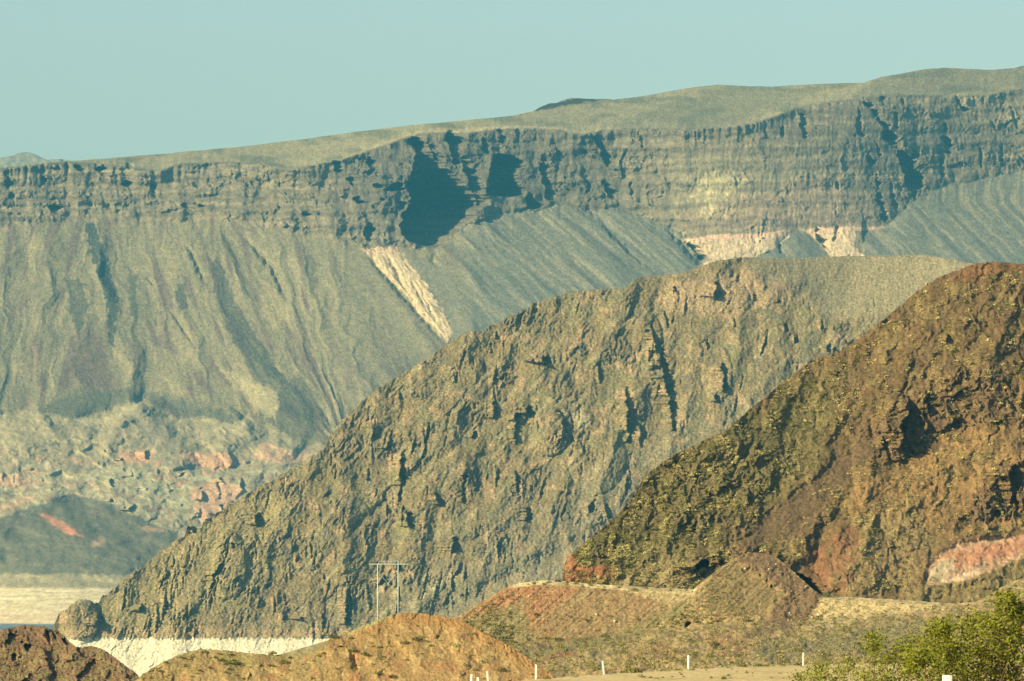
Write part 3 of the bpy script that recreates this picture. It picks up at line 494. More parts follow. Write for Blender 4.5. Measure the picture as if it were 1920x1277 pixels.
# ================================================================== DARK HILL
def build_hill():
    cr0 = curve([(1000, 1190), (1054, 1092), (1058, 1062), (1064, 1044), (1092, 1020), (1130, 990), (1165, 958), (1190, 925), (1208, 893), (1240, 868), (1270, 850), (1300, 835), (1330, 820), (1362, 808), (1400, 772), (1440, 740), (1480, 706), (1520, 678), (1540, 668), (1570, 662), (1600, 642), (1640, 612), (1680, 580), (1720, 545), (1760, 520), (1800, 505), (1830, 494),
                 (1860, 491), (1900, 493), (1930, 497), (2050, 525), (2340, 640)])
    cr = lambda x: cr0(x) + fbm(x / 8, x * 0, 4, 6) * 2.4
    xs = columns(1000, 2340, 1.6, 1046, 1932)
    s = Sheet(cr, 1210, 1.6, xs); X, Y = s.X, s.Y; h = Y - cr0(X)
    crag = np.maximum.reduce([poly(X, Y, [(1640, 860), (1640, 800), (1700, 740), (1770, 730), (1800, 690), (1900, 700), (1930, 800), (1800, 800), (1740, 840), (1680, 870)], 12, 12), poly(X, Y, [(1790, 990), (1840, 920), (1880, 870), (1960, 850), (1960, 950), (1850, 980)], 10, 8), poly(X, Y, [(1200, 900), (1300, 840), (1430, 830), (1440, 930), (1400, 1000), (1200, 1000), (1120, 1050)], 25, 20) * .55,
                              poly(X, Y, [(1290, 1075), (1300, 1050), (1400, 1025), (1450, 1040), (1440, 1060), (1330, 1085)], 5, 4) * .8])
    scree = poly(X, Y, [(1650, 800), (1600, 835), (1545, 880), (1480, 935), (1410, 985), (1375, 1015), (1430, 1025), (1500, 1005), (1560, 940), (1600, 900), (1640, 850)], 10, 8)
    cot = 1.45 + .25 * fbm(X / 50, Y / 50, 3, 210) - .55 * crag + 1.0 * (1 - ss(0, 25, h)) * ss(1700, 1800, X)
    s.depth(np.clip(cot, .4, 4), 1245.0)
    wx = X + fbm(X / 34, Y / 34, 4, 211) * 14; wy = Y + fbm(X / 30, Y / 30, 3, 212) * 12
    s.Rf -= ridged((wx + .5 * wy) / 110, wy / 300, 3, 213) * 14 * (1 - .7 * scree); s.Rf0 = s.Rf.copy()
    s.Rf += (1 - scree) * (.35 + 1.0 * crag) * (facets(wx / 34, wy / 40, 214) * 12 + facets(wx / 13, wy / 22, 215) * 8) + (1 - .8 * scree) * (facets(wx / 6, wy / 8, 216) * (1.2 + 4.5 * crag) + fbm(wx / 40, wy / 50, 6, 209, .54) * 6)
    s.Rf += fbm(X / 8, Y / 8, 3, 217) * 1.2 + pn(X / 3, Y / 3, 218) * .6
    s.Rf += scree * fbm((X + .9 * Y) / 7, Y / 40, 3, 219) * 1.0
    for cx, cy, rx, ry, a in [(1680, 800, 26, 60, 26), (1600, 1040, 60, 70, 18), (1110, 1060, 50, 50, 10), (1300, 1000, 60, 60, 10), (1850, 1050, 110, 50, 16), (1620, 870, 20, 70, 10), (1700, 1060, 40, 40, 8)]:
        d2 = ((X - cx) / rx) ** 2 + ((Y - cy) / ry) ** 2; s.Rf -= a * np.sqrt(np.clip(1.2 - d2, 0, 1))
    AL = [[(745, 1703, 1712), (760, 1704, 1728), (775, 1705, 1728), (790, 1692, 1722), (805, 1690, 1726), (818, 1694, 1728), (832, 1690, 1716), (846, 1692, 1699)], [(753, 1742, 1752), (764, 1740, 1754), (774, 1742, 1751)], [(820, 1652, 1660), (832, 1655, 1671), (841, 1658, 1668)], [(796, 1666, 1673), (808, 1668, 1674)], [(875, 1896, 1918), (890, 1895, 1926), (905, 1895, 1912), (920, 1900, 1909), (935, 1898, 1908), (946, 1895, 1903)],
          [(903, 1866, 1873), (915, 1868, 1873)], [(944, 1850, 1858), (953, 1853, 1860)], [(950, 1876, 1884)], [(970, 1803, 1815)], [(923, 1405, 1417), (935, 1405, 1415), (945, 1402, 1411)], [(1053, 1313, 1330), (1062, 1302, 1328), (1069, 1298, 1312)], [(1046, 1349, 1360), (1056, 1349, 1362)], [(1048, 1394, 1400)], [(1079, 1490, 1506), (1086, 1494, 1522), (1096, 1506, 1530), (1106, 1518, 1538), (1112, 1530, 1545)],
          [(1035, 1460, 1466), (1050, 1462, 1470), (1065, 1466, 1478)], [(628, 1776, 1784), (638, 1774, 1786)], [(650, 1812, 1820), (655, 1815, 1822)], [(678, 1900, 1908)], [(732, 1800, 1812), (742, 1790, 1806)], [(862, 1400, 1404), (872, 1400, 1404)], [(715, 1880, 1890)], [(600, 1830, 1836)], [(745, 1850, 1860)], [(790, 1875, 1885)], [(720, 1835, 1842), (730, 1830, 1838)], [(985, 1300, 1308), (995, 1298, 1305)], [(960, 1290, 1297)], [(1025, 1675, 1683)], [(1012, 1690, 1696)], [(995, 1650, 1660)], [(770, 1790, 1798)], [(1060, 1900, 1906)]]
    AA = np.zeros(X.shape)
    for i, a in enumerate(AL): alcove(AA, X, Y, a, 2.0, 4.0, i + 61, 1.5)
    for q_ in ([(1078, 1490, 1505), (1086, 1493, 1524), (1096, 1503, 1534), (1106, 1516, 1542), (1114, 1530, 1547)], [(1053, 1313, 1332), (1062, 1302, 1328), (1069, 1298, 1314)]): alcove(AA, X, Y, q_, 3.2, 2, 5)  # first hollow is carved to stand in for the brown cone's cast shadow
    s.Rf = s.Rf0 + (s.Rf - s.Rf0) * (1 - .5 * ss(0, 5, np.abs(AA))) + AA
    pk0 = poly(X, Y, [(1733, 1097), (1738, 1062), (1760, 1038), (1790, 1020), (1840, 1010), (1925, 1003), (2010, 1000), (2010, 1035), (1925, 1043), (1880, 1060), (1830, 1082), (1780, 1094)], 6)
    s.Rf = s.Rf * (1 - .65 * pk0) + pk0 * (fbm(X / 20, Y / 16, 3, 233) * 3 + facets(X / 16, Y / 12, 95) * 3)
    # colour
    c = base(X, (.145, .098, .048))
    c = mix(c, (.21, .16, .070), ss(-.1, .6, fbm(wx / 50, wy / 40, 4, 220)) * .8)
    c = mix(c, (.12, .080, .045), ss(.1, .7, fbm(wx / 36 + 4, wy / 36, 3, 221)) * .7)
    gold = poly(X, Y, [(1570, 960), (1600, 900), (1640, 860), (1640, 800), (1720, 745), (1800, 690), (1960, 720), (1960, 1000), (1800, 1010), (1640, 985)], 22, 22, 9, 40)
    c = mix(c, (.26, .165, .072), gold * ss(-.6, .3, fbm(wx / 40, wy / 30, 4, 230)) * .85)
    c = mix(c, (.155, .14, .058), poly(X, Y, [(1060, 1060), (1200, 880), (1400, 770), (1560, 700), (1560, 830), (1400, 1000), (1200, 1080)], 40, 30, 9, 50) * .7); c = mix(c, (.235, .175, .085), poly(X, Y, [(1560, 1110), (1620, 960), (1700, 940), (1760, 1010), (1700, 1110)], 25, 20, 9, 40) * .8)
    c = mix(c, (.115, .078, .048), crag * .4 + crag * gold * .3); c = mix(c, (.20, .16, .072), poly(X, Y, [(1700, 1110), (1760, 1095), (1840, 1080), (1925, 1045), (1990, 1040), (1990, 1130), (1700, 1130)], 6, 8) * .9)
    c = mix(c, (.145, .10, .056), scree * .85)
    c = mix(c, (.19, .105, .05), poly(X, Y, [(1770, 530), (1830, 492), (1900, 490), (1960, 495), (1960, 520), (1880, 508), (1820, 530)], 6, 8))
    red = ss(-.7, .2, fbm(wx / 16, wy / 16, 3, 231)) * poly(X, Y, [(1515, 1112), (1508, 1062), (1540, 1025), (1570, 1000), (1595, 982), (1612, 1000), (1606, 1040), (1596, 1085), (1580, 1112)], 4, 6)
    c = mix(c, (.23, .11, .056), red * .8); c = mix(c, (.14, .10, .06), red * ss(.1, .5, fbm(wx / 14, wy / 20, 3, 223)) * .7)
    c = mix(c, (.31, .135, .06), poly(X, Y, [(1056, 1096), (1060, 1046), (1075, 1040), (1100, 1062), (1135, 1060), (1168, 1072), (1162, 1096)], 3, 5) * .85)
    pk = poly(X, Y, [(1733, 1097), (1738, 1062), (1760, 1038), (1790, 1020), (1840, 1010), (1925, 1003), (2010, 1000), (2010, 1035), (1925, 1043), (1880, 1060), (1830, 1082), (1780, 1094)], 2.5, 5)
    c = mix(c, (.46, .30, .20), pk * np.clip(.75 + .8 * fbm(wx / 18, wy / 10, 3, 232), .1, 1)); c = mix(c, (.42, .21, .125), pk * poly(X, Y, [(1740, 1050), (1850, 1018), (1925, 1008), (2000, 1010), (1925, 1030), (1830, 1060), (1780, 1062)], 6, 10) * .85)
    c = mix(c, (.38, .34, .22), pk * poly(X, Y, [(1738, 1085), (1760, 1050), (1790, 1045), (1790, 1060), (1765, 1090)], 4, 4) * .7)
    c = mix(c, (.56, .44, .30), pk * line(X, Y, [(1750, 1096), (1800, 1084), (1850, 1064)], 6) * .8)
    c = mix(c, (.30, .24, .12), poly(X, Y, [(1150, 1070), (1300, 1040), (1300, 1110), (1150, 1100)], 14, 12) * .6)
    c = c * .9 * (1 + .34 * fbm(X / 3.6, Y / 3.2, 2, 225) * (1 - .5 * pk))[..., None] * (1 + .2 * fbm(X / 12, Y / 12, 2, 226))[..., None]
    tag(s.build('dark_hill', mat_tone('hill_rock', .8, .5, .2), c, back=26), kind='structure')
    return s
hill = build_hill()

# ================================================================== EMBANKMENT AND SCRUB SLOPE
def build_slope():
    cr0 = curve([(640, 1262), (700, 1225), (780, 1197), (850, 1162), (880, 1142), (920, 1118), (955, 1097), (985, 1092), (1020, 1088), (1060, 1090), (1110, 1095), (1200, 1100), (1300, 1105), (1318, 1090), (1345, 1068), (1370, 1051), (1390, 1040), (1405, 1036), (1430, 1037), (1450, 1042), (1475, 1060), (1500, 1083), (1525, 1105), (1542, 1117),
                 (1600, 1120), (1680, 1124), (1750, 1129), (1790, 1132), (1830, 1128), (1855, 1116), (1875, 1102), (1900, 1090), (1930, 1080), (2100, 1050), (2340, 1040)])
    cr = lambda x: cr0(x) + fbm(x / 9, x * 0, 3, 9) * 1.0
    xs = columns(640, 2340, 1.6, 700, 1932)
    s = Sheet(cr, 1300, 1.2, xs); X, Y = s.X, s.Y; h = Y - cr0(X)
    ftc = curve([(640, 1262), (780, 1240), (850, 1228), (950, 1212), (1050, 1202), (1150, 1194), (1250, 1182), (1350, 1172), (1450, 1168), (1550, 1162), (1700, 1150), (1930, 1128), (2340, 1120)])
    ft = sum(ftc(X + o) for o in range(-60, 61, 15)) / 9
    flatc = np.log(1130 / 560) * F / np.maximum(1300 - ft, 30)
    cot = 1.5 + (flatc - 1.5) * ss(-8, 8, Y - ft)
    cot = cot + 9 * (1 - ss(2, 7, h)) * (ss(930, 1010, X) * (1 - ss(1260, 1330, X)) + ss(1520, 1590, X) * (1 - ss(1740, 1830, X)))
    s.depth(cot, 560.0, 4, 300)
    on = 1 - ss(-8, 8, Y - ft)
    st = X + 1.15 * (Y - 1100)
    cone = poly(X, Y, [(1385, 1035), (1440, 1030), (1480, 1058), (1545, 1118), (1520, 1170), (1400, 1195), (1440, 1150), (1470, 1110), (1430, 1080), (1380, 1055)], 9, 8)
    s.Rf += on * (fbm(st / 9, Y / 60, 3, 310) * 2.2 + fbm(X / 5, Y / 5, 2, 311) * 1.2 + (1 - cone) * fbm(X / 22, Y / 20, 3, 312) * 2)
    s.Rf -= on * ss(0, 25, h) * cone * 14 * np.exp(-((X - 1425) / 60) ** 2) - on * cone * (facets(X / 14, Y / 14, 308) * 2 + fbm(X / 20, Y / 30, 3, 309) * 5)
    s.Zf += (1 - on) * (fbm(X / 50, Y / 14, 4, 313) * 4.5 + fbm(X / 9, Y / 4, 3, 314) * 1.4)
    for i, a in enumerate([[(1168, 1286, 1297), (1177, 1283, 1292)], [(1196, 1320, 1332)], [(1100, 1445, 1450)]]): alcove(s.Rf, X, Y, a, 3.0, 1, i + 80)
    s.Zf -= line(X, Y, [(1300, 1190), (1340, 1200), (1375, 1215)], 7) * 7 + line(X, Y, [(1030, 1236), (1055, 1230), (1085, 1226)], 5) * 5
    c = base(X, (.34, .25, .115)); c = mix(c, (.25, .19, .09), ss(-.1, .5, fbm(X / 60, Y / 14, 4, 315)) * .8); c = mix(c, (.29, .17, .085), ss(.25, .7, fbm(X / 40 + 7, Y / 12, 3, 316)) * .6)
    fill = poly(X, Y, [(960, 1094), (1310, 1102), (1240, 1160), (1150, 1205), (960, 1240), (880, 1235), (800, 1210), (850, 1160)], 8, 6)
    fc = base(X, (.235, .16, .078)); fc = mix(fc, (.27, .20, .10), ss(-.2, .5, fbm(st / 14, Y / 60, 3, 317)) * .8); fc = mix(fc, (.27, .135, .065), ss(.25, .7, fbm(st / 26 + 3, Y / 60, 3, 318)) * .6)
    fc = mix(fc, (.34, .17, .085), poly(X, Y, [(850, 1165), (955, 1097), (1000, 1100), (960, 1140), (900, 1160)], 8, 8) * .8); fc = mix(fc, (.19, .18, .08), poly(X, Y, [(830, 1180), (920, 1140), (980, 1130), (1000, 1190), (960, 1230), (860, 1225)], 12, 12) * .6)
    fc = mix(fc, (.31, .145, .07), poly(X, Y, [(985, 1100), (1090, 1102), (1060, 1125), (1000, 1160), (985, 1150)], 6, 8) * .6)
    c = c + (fc - c) * fill[..., None]
    c = mix(c, (.66, .53, .28), (1 - ss(4, 9, h - 4 * ss(1120, 1250, X))) * ss(950, 970, X) * (1 - ss(1300, 1310, X)) * .95); c = mix(c, (.60, .49, .26), (1 - ss(3, 7, h)) * ss(1545, 1560, X) * (1 - ss(1740, 1800, X)) * .9); c = mix(c, (.36, .29, .15), poly(X, Y, [(1150, 1096), (1302, 1102), (1298, 1118), (1260, 1135), (1200, 1118)], 5, 5) * .8)
    c = mix(c, (.175, .13, .065), poly(X, Y, [(1330, 1075), (1385, 1040), (1440, 1080), (1470, 1115), (1430, 1160), (1320, 1150)], 10, 10) * .8); c = mix(c, (.15, .10, .06), cone * .9)
    c = mix(c, (.44, .35, .18), poly(X, Y, [(1540, 1117), (1600, 1119), (1790, 1130), (1740, 1146), (1640, 1156), (1560, 1178), (1515, 1175)], 5, 5) * .85)
    c = mix(c, (.30, .23, .12), poly(X, Y, [(1835, 1135), (1870, 1100), (1930, 1078), (2340, 1030), (2340, 1120)], 5, 5) * .8)
    c = mix(c, (.13, .15, .055), line(X, Y, [(1300, 1130), (1230, 1165), (1150, 1200), (1060, 1215), (960, 1232)], 12) * (.5 + .5 * pn(X / 12, Y / 6, 319)))
    c = mix(c, (.30, .235, .115), poly(X, Y, [(1060, 1240), (1110, 1215), (1160, 1212), (1180, 1230), (1120, 1245)], 6, 6) * .6)
    c = mix(c, (.25, .13, .07), np.clip(poly(X, Y, [(1310, 1190), (1350, 1185), (1410, 1205), (1420, 1222), (1340, 1222)], 6, 8) + poly(X, Y, [(1180, 1222), (1230, 1205), (1290, 1222), (1250, 1236)], 6, 8), 0, 1) * .7); c = mix(c, (.17, .155, .085), poly(X, Y, [(1400, 1215), (1560, 1185), (1700, 1165), (1800, 1160), (1700, 1235), (1420, 1240)], 14, 14) * .75)
    c = mix(c, (.15, .14, .06), ss(.15, .6, fbm(X / 16, Y / 6, 3, 320)) * (1 - fill) * (1 - cone) * .7)
    c = mix(c, (.22, .11, .06), line(X, Y, [(1010, 1238), (1050, 1228), (1090, 1222)], 6) * .8)
    c = c * (1 + .32 * fbm(X / 3.6, Y / 2.6, 2, 325))[..., None] * (1 + .2 * fbm(X / 12, Y / 8, 2, 326))[..., None]
    tag(s.build('scrub_slope', mat_tone('slope_earth', .6, .6, .25), c, back=8), kind='structure')
    return s
slope = build_slope()

# ================================================================== LEFT DARK MOUND, ORANGE MOUND
def build_left():
    cr0 = curve([(-420, 1215), (-100, 1190), (-20, 1181), (0, 1181), (25, 1176), (40, 1172), (84, 1174), (95, 1180), (108, 1183), (120, 1192), (131, 1204), (142, 1212), (155, 1214), (170, 1211), (180, 1213), (198, 1220), (212, 1230), (235, 1248), (255, 1262), (270, 1278), (330, 1330)])
    cr = lambda x: cr0(x) + fbm(x / 6, x * 0, 3, 19) * 1.6 * (x < 300)
    xs = columns(-420, 330, 1.4, -12, 320)
    s = Sheet(cr, 1350, 1.4, xs); X, Y = s.X, s.Y
    s.depth(np.full(X.shape, 2.0) + .5 * pn(X / 40, Y / 40, 1), 850.0)
    wx = X + fbm(X / 20, Y / 20, 3, 401) * 6; wy = Y + fbm(X / 20, Y / 20, 3, 402) * 6
    s.Rf += facets(wx / 46, wy / 34, 403) * 20 + facets(wx / 18, wy / 15, 404) * 7 + facets(wx / 8, wy / 6, 405) * 3 + fbm(X / 5, Y / 5, 3, 406) * 1.3
    for i, a in enumerate([[(1184, 86, 92), (1200, 89, 97), (1208, 92, 96)], [(1186, 98, 103), (1196, 100, 108)], [(1200, 116, 126), (1206, 120, 132)], [(1210, 45, 60), (1220, 48, 58)], [(1228, 24, 34), (1238, 22, 32)], [(1204, 38, 46)]]): alcove(s.Rf, X, Y, a, 2.2, 1.5, i + 7)
    c = base(X, (.155, .105, .062)); c = mix(c, (.20, .165, .075), ss(-.2, .4, fbm(wx / 26, wy / 12, 3, 407)) * ss(1200, 1235, Y) * .8); c = mix(c, (.20, .115, .072), ss(.1, .6, fbm(wx / 22, wy / 22, 3, 408)) * .7)
    c = c * (1 + .4 * fbm(X / 4, Y / 3.4, 3, 409))[..., None]
    tag(s.build('dark_mound', mat_tone('mound_rock', .5, .6, .25), c, back=30), kind='structure'); return s
def build_orange():
    cr0 = curve([(180, 1340), (235, 1292), (270, 1262), (300, 1244), (335, 1228), (365, 1219), (390, 1217), (440, 1221), (480, 1226), (530, 1228), (575, 1224), (600, 1212), (615, 1200), (640, 1190), (655, 1185), (680, 1174), (705, 1164), (725, 1156), (745, 1150), (765, 1149), (800, 1151), (830, 1156), (855, 1161), (880, 1170), (900, 1184), (930, 1198),
                 (955, 1211), (980, 1228), (1000, 1240), (1025, 1258), (1050, 1276), (1090, 1310), (1130, 1340)])
    cr = lambda x: cr0(x) + fbm(x / 8, x * 0, 3, 29) * 1.8
    xs = columns(180, 1130, 1.4, 200, 1100)
    s = Sheet(cr, 1360, 1.4, xs); X, Y = s.X, s.Y
    s.depth(np.full(X.shape, 2.1) + .5 * pn(X / 40, Y / 40, 1), 610.0)
    wx = X + fbm(X / 24, Y / 24, 3, 501) * 8; wy = Y + fbm(X / 20, Y / 20, 3, 502) * 6
    org = ss(600, 660, X + (Y - 1200) * .3)
    s.Rf -= ridged((wx - .3 * wy) / 90, wy / 90, 2, 503) * 7
    s.Rf += (facets(wx / 22, wy / 22, 504) * 6 + facets(wx / 9, wy / 12, 505) * 3) * ss(-.2, .5, fbm(X / 50, Y / 40, 2, 500)) + fbm(X / 5, Y / 7, 3, 506) * 1.1 + org * (1 - ss(0, 26, Y - cr0(X))) * facets(wx / 7, wy / 18, 507) * 4
    s.Rf += line(X, Y, [(660, 1220), (664, 1240), (668, 1262)], 5) * 16 + line(X, Y, [(895, 1186), (905, 1200)], 4) * 9 + line(X, Y, [(880, 1230), (905, 1245), (900, 1260)], 5) * 9
    c = base(X, (.27, .20, .09)); c = mix(c, (.30, .195, .082), org * .75); c = mix(c, (.42, .31, .14), ss(.0, .6, fbm(wx / 24, wy / 14, 3, 508)) * .6)
    c = mix(c, (.30, .165, .062), org * (1 - ss(0, 34, Y - cr0(X))) * .75); c = mix(c, (.31, .155, .075), ss(.2, .6, fbm(wx / 30 + 3, wy / 20, 3, 509)) * .6)
    c = mix(c, (.17, .17, .06), poly(X, Y, [(400, 1232), (430, 1225), (480, 1232), (500, 1245), (430, 1250)], 8, 8) * .6); c = mix(c, (.22, .20, .09), (1 - ss(0, 14, Y - cr0(X))) * (1 - org) * .6)
    c = mix(c, (.38, .36, .16), line(X, Y, [(640, 1196), (690, 1172), (740, 1152)], 4) * .8)
    c = c * (1 + .25 * fbm(X / 3.6, Y / 5, 3, 510))[..., None]
    tag(s.build('orange_mound', mat_tone('orange_earth', .4, .6, .2), c, back=26), kind='structure'); return s
leftm = build_left(); orange = build_orange()

# ================================================================== NEAR GROUND, WATER, BASE GROUND
GZ = -11.6
EDGE = curve([(-40, 380), (-9, 418), (-3, 446), (2, 466), (8.5, 486), (16, 505), (26, 519), (36, 527), (60, 535), (120, 540)])
def ground_z(x, y):
    e = EDGE(x); near = np.interp(y, [-400, 0, 60, 125, 200, 300, 400, 440], [-2.2, -2.2, -3.0, -3.85, -6.6, -9.6, -11.4, -11.6])
    z = near - .0 * x
    over = np.clip(y - e, 0, None)
    return z - over * .16 + fbm(x / 9, y / 9, 3, 601) * .05 * (y > 300) - 2.0 * ss(0, 14, over)
def build_near():
    ys = np.concatenate([np.arange(-300, 380, 10), np.arange(380, 600, .8), np.arange(600, 760, 8)]); xs = np.concatenate([np.arange(-200, -30, 6), np.arange(-30, 60, .35), np.arange(60, 260, 8)])
    Xg, Yg = np.meshgrid(xs, ys); Z = ground_z(Xg, Yg) + fbm(Xg / 1.3, Yg / 2.4, 3, 602) * .035 * (Yg > 380)
    V = np.stack([Xg, Yg, Z], -1); r, c = Xg.shape; idx = np.arange(r * c).reshape(r, c)
    q = np.stack([idx[:-1, :-1], idx[:-1, 1:], idx[1:, 1:], idx[1:, :-1]], -1).reshape(-1, 4)
    me = bpy.data.meshes.new('ground'); set_mesh(me, V.reshape(-1, 3), q)
    col = base(Xg, (.52, .41, .21)); col = mix(col, (.40, .31, .15), ss(0, .6, fbm(Xg / 6, Yg / 14, 4, 603)) * .6); col = mix(col, (.24, .20, .09), ss(-1, 4, Yg - EDGE(Xg)))
    col *= (1 + .2 * fbm(Xg / .6, Yg / 1.6, 3, 604))[..., None]
    at = me.color_attributes.new('tone', 'FLOAT_COLOR', 'POINT'); rgba = np.ones((r * c, 4), np.float32); rgba[:, :3] = np.clip(col.reshape(-1, 3), .01, .8); at.data.foreach_set('color', rgba.ravel())
    me.polygons.foreach_set('use_smooth', np.full(len(q), True)); me.materials.append(mat_tone('gravel', .3, .4, .2))
    o = bpy.data.objects.new('ground', me); C.collection.objects.link(o); tag(o, kind='structure')
build_near()
def plane(name, x0, x1, y0, y1, z, mat, n=1):
    me = bpy.data.meshes.new(name); me.from_pydata([(x0, y0, z), (x1, y0, z), (x1, y1, z), (x0, y1, z)], [], [(0, 1, 2, 3)]); me.materials.append(mat)
    o = bpy.data.objects.new(name, me); C.collection.objects.link(o); tag(o, kind='structure'); return o
wm = bpy.data.materials.new('lake_water'); wm.use_nodes = True; t = wm.node_tree; b = t.nodes['Principled BSDF']
b.inputs['Base Color'].default_value = (.01, .11, .22, 1); b.inputs['Roughness'].default_value = .25; b.inputs['IOR'].default_value = 1.33; b.inputs['Specular IOR Level'].default_value = .12
tn = t.nodes.new('ShaderNodeTexNoise'); tn.inputs['Scale'].default_value = .25; tn.inputs['Detail'].default_value = 4
tcn = t.nodes.new('ShaderNodeTexCoord'); t.links.new(tcn.outputs['Object'], tn.inputs['Vector']); bpn = t.nodes.new('ShaderNodeBump'); bpn.inputs['Strength'].default_value = .8; bpn.inputs['Distance'].default_value = 1.5
t.links.new(tn.outputs[0], bpn.inputs['Height']); t.links.new(bpn.outputs[0], b.inputs['Normal'])
plane('water', -5000, 5000, 1500, 8800, LAKE, wm)
plane('terrain', -22000, 22000, -3000, 24000, LAKE - 8, mat_plain('lake_bed', (.26, .22, .14), .95, .2, .01, .05))

# ================================================================== SHRUBS AND STONES
rnd = random.Random(4)
def clump(rg, n=22, leaf=.22, flat=.62):
    """leaf-sized triangles spread through a low dome of radius 1"""
    V = []; Fc = []
    for i in range(n):
        a = rg.uniform(0, 6.283); r = rg.random() ** .5; zz = rg.random() ** .8 * math.sqrt(max(0, 1 - r * r * .8))
        p = Vector((r * math.cos(a), r * math.sin(a), zz * flat * 1.6))
        d = Vector((rg.gauss(0, 1), rg.gauss(0, 1), rg.gauss(0, 1))).normalized(); e = d.orthogonal().normalized(); e.rotate(__import__('mathutils').Quaternion(d, rg.uniform(0, 6.28)))
        f = d.cross(e); l = leaf * rg.uniform(.7, 1.5); k = len(V)
        V += [p + e * l, p - e * l * .6 + f * l * .7, p - e * l * .6 - f * l * .7]; Fc.append((k, k + 1, k + 2))
    return np.array([tuple(v) for v in V]), np.array(Fc)
protos = [clump(random.Random(i), 20, .30) for i in range(6)]
def leafmat(name, col, var=.35, scale=.6, trans=.0):
    m = mat_plain(name, col, .8, var, scale, .1); return m
def scrub(name, sheet, spots, mat, rsize, sink=.1):
    """spots: (px, py, size in photo pixels)"""
    VV = []; FF = []; k = 0; g = random.Random(len(spots))
    for (px, py, sz) in spots:
        P = sheet.at(px, py); r = sz * P.y / F; v, f = protos[g.randrange(6)]
        a = g.uniform(0, 6.28); ca, sa = math.cos(a), math.sin(a)
        w = np.stack([(v[:, 0] * ca - v[:, 1] * sa), (v[:, 0] * sa + v[:, 1] * ca), v[:, 2] * g.uniform(.8, 1.2)], -1) * r
        w = w + np.array([P.x, P.y - r * .3, P.z - sink * r]); VV.append(w); FF.append(f + k); k += len(v)
    me = bpy.data.meshes.new(name); set_mesh(me, np.concatenate(VV), np.concatenate(FF)); me.materials.append(mat)
    o = bpy.data.objects.new(name, me); C.collection.objects.link(o); tag(o, kind='stuff'); return o
def density(px, py, seed, sc=30):
    return float(fbm(np.float64(px / sc), np.float64(py / sc), 3, seed))
M_pale = leafmat('brittlebush_leaf', (.50, .44, .17), .3, .5)
M_olive = leafmat('creosote_leaf', (.17, .16, .04), .35, .5)
M_dry = leafmat('dry_shrub_leaf', (.33, .28, .12), .3, .5)
def hill_spots(n, seed, lo, hi, thr=-.1):
    g = random.Random(seed); out = []; cyi = lambda x: np.interp(x, hill.xs, hill.cy)
    P1 = np.array([(1640, 800), (1545, 880), (1410, 985), (1375, 1015), (1500, 1005), (1600, 900)])
    while len(out) < n:
        x = g.uniform(1062, 1930); c = cyi(x); y = c + 4 + (1108 - c) * g.random()
        if density(x, y, seed, 30) < thr + g.uniform(-.2, .2): continue
        d = abs((y - 1010) + (x - 1400) * .87) * .75
        if d < 26 and 1375 < x < 1640 and g.random() < .93: continue          # bare scree chute
        if x > 1735 and 1005 < y < 1098 and y > 1070 - (x - 1735) * .3 - 40 and g.random() < .93: continue
        if 1508 < x < 1612 and y > 990 and g.random() < .9: continue
        out.append((x, y, lo + (hi - lo) * g.random() ** 2.2))
    return out
scrub('pale_scrub', hill, hill_spots(4000, 71, 1.3, 4.6, .2), M_pale, 1)
scrub('olive_scrub', hill, hill_spots(3600, 72, 1.6, 5.0, .05), M_olive, 1)
def slope_spots(n, seed, lo, hi, x0=800, x1=1930, thr=0):
    g = random.Random(seed); out = []
    while len(out) < n:
        x = g.uniform(x0, x1); c = np.interp(x, slope.xs, slope.cy); y = c + 5 + (1256 - c) * g.random() ** .8
        if density(x, y, seed, 26) < thr + g.uniform(-.3, .3): continue
        fillz = 960 < x < 1300 and y < 1195 - max(0, x - 1180) * .55
        if fillz and g.random() < .9: continue
        if 1390 < x < 1540 and y < 1150 and g.random() < .85: continue
        if 1545 < x < 1750 and y < 1160 - (x - 1545) * .07 and g.random() < .9: continue
        out.append((x, y, g.uniform(lo, hi) * (.75 + .5 * (y - 1050) / 200)))
    return out
scrub('slope_scrub', slope, slope_spots(4200, 73, 1.6, 4.0), M_dry, 1)
scrub('green_scrub', slope, slope_spots(2200, 74, 2.0, 4.6, thr=.1), M_olive, 1)
g = random.Random(9)
scrub('mound_scrub', leftm, [(x, np.interp(x, leftm.xs, leftm.cy) + 22 + 90 * g.random(), g.uniform(1.6, 3.6)) for x in [g.uniform(0, 270) for _ in range(420)]], M_dry, 1)

def shrub_mesh(seed, n, mat, leaf=.16):
    v, f = clump(random.Random(seed), n, leaf, .6); me = bpy.data.meshes.new('shrub'); set_mesh(me, v, f); me.materials.append(mat); return me
def stems_mesh(seed, n=9):
    g = random.Random(seed); V = []; Fc = []
    for i in range(n):
        a = g.uniform(0, 6.28); tip = Vector((math.cos(a) * g.uniform(.3, .8), math.sin(a) * g.uniform(.3, .8), g.uniform(.5, .9))); k = len(V)
        for q in range(3):
            b_ = q * 2.094; V.append((math.cos(b_) * .03, math.sin(b_) * .03, -.05))
        V.append(tuple(tip)); Fc += [(k, k + 1, k + 3), (k + 1, k + 2, k + 3), (k + 2, k, k + 3)]
    me = bpy.data.meshes.new('stems'); me.from_pydata(V, [], Fc); me.materials.append(M_wood); return me
M_wood = mat_plain('shrub_wood', (.16, .12, .08), .9, .3, 8)
SM = {'olive': [shrub_mesh(i, 110, M_olive, .17) for i in range(3)], 'pale': [shrub_mesh(10 + i, 110, leafmat('sage_leaf', (.36, .35, .16), .3, .7), .17) for i in range(3)],
      'dark': [shrub_mesh(20 + i, 110, leafmat('dark_leaf', (.10, .11, .035), .35, .7), .17) for i in range(3)]}
STM = [stems_mesh(i) for i in range(3)]
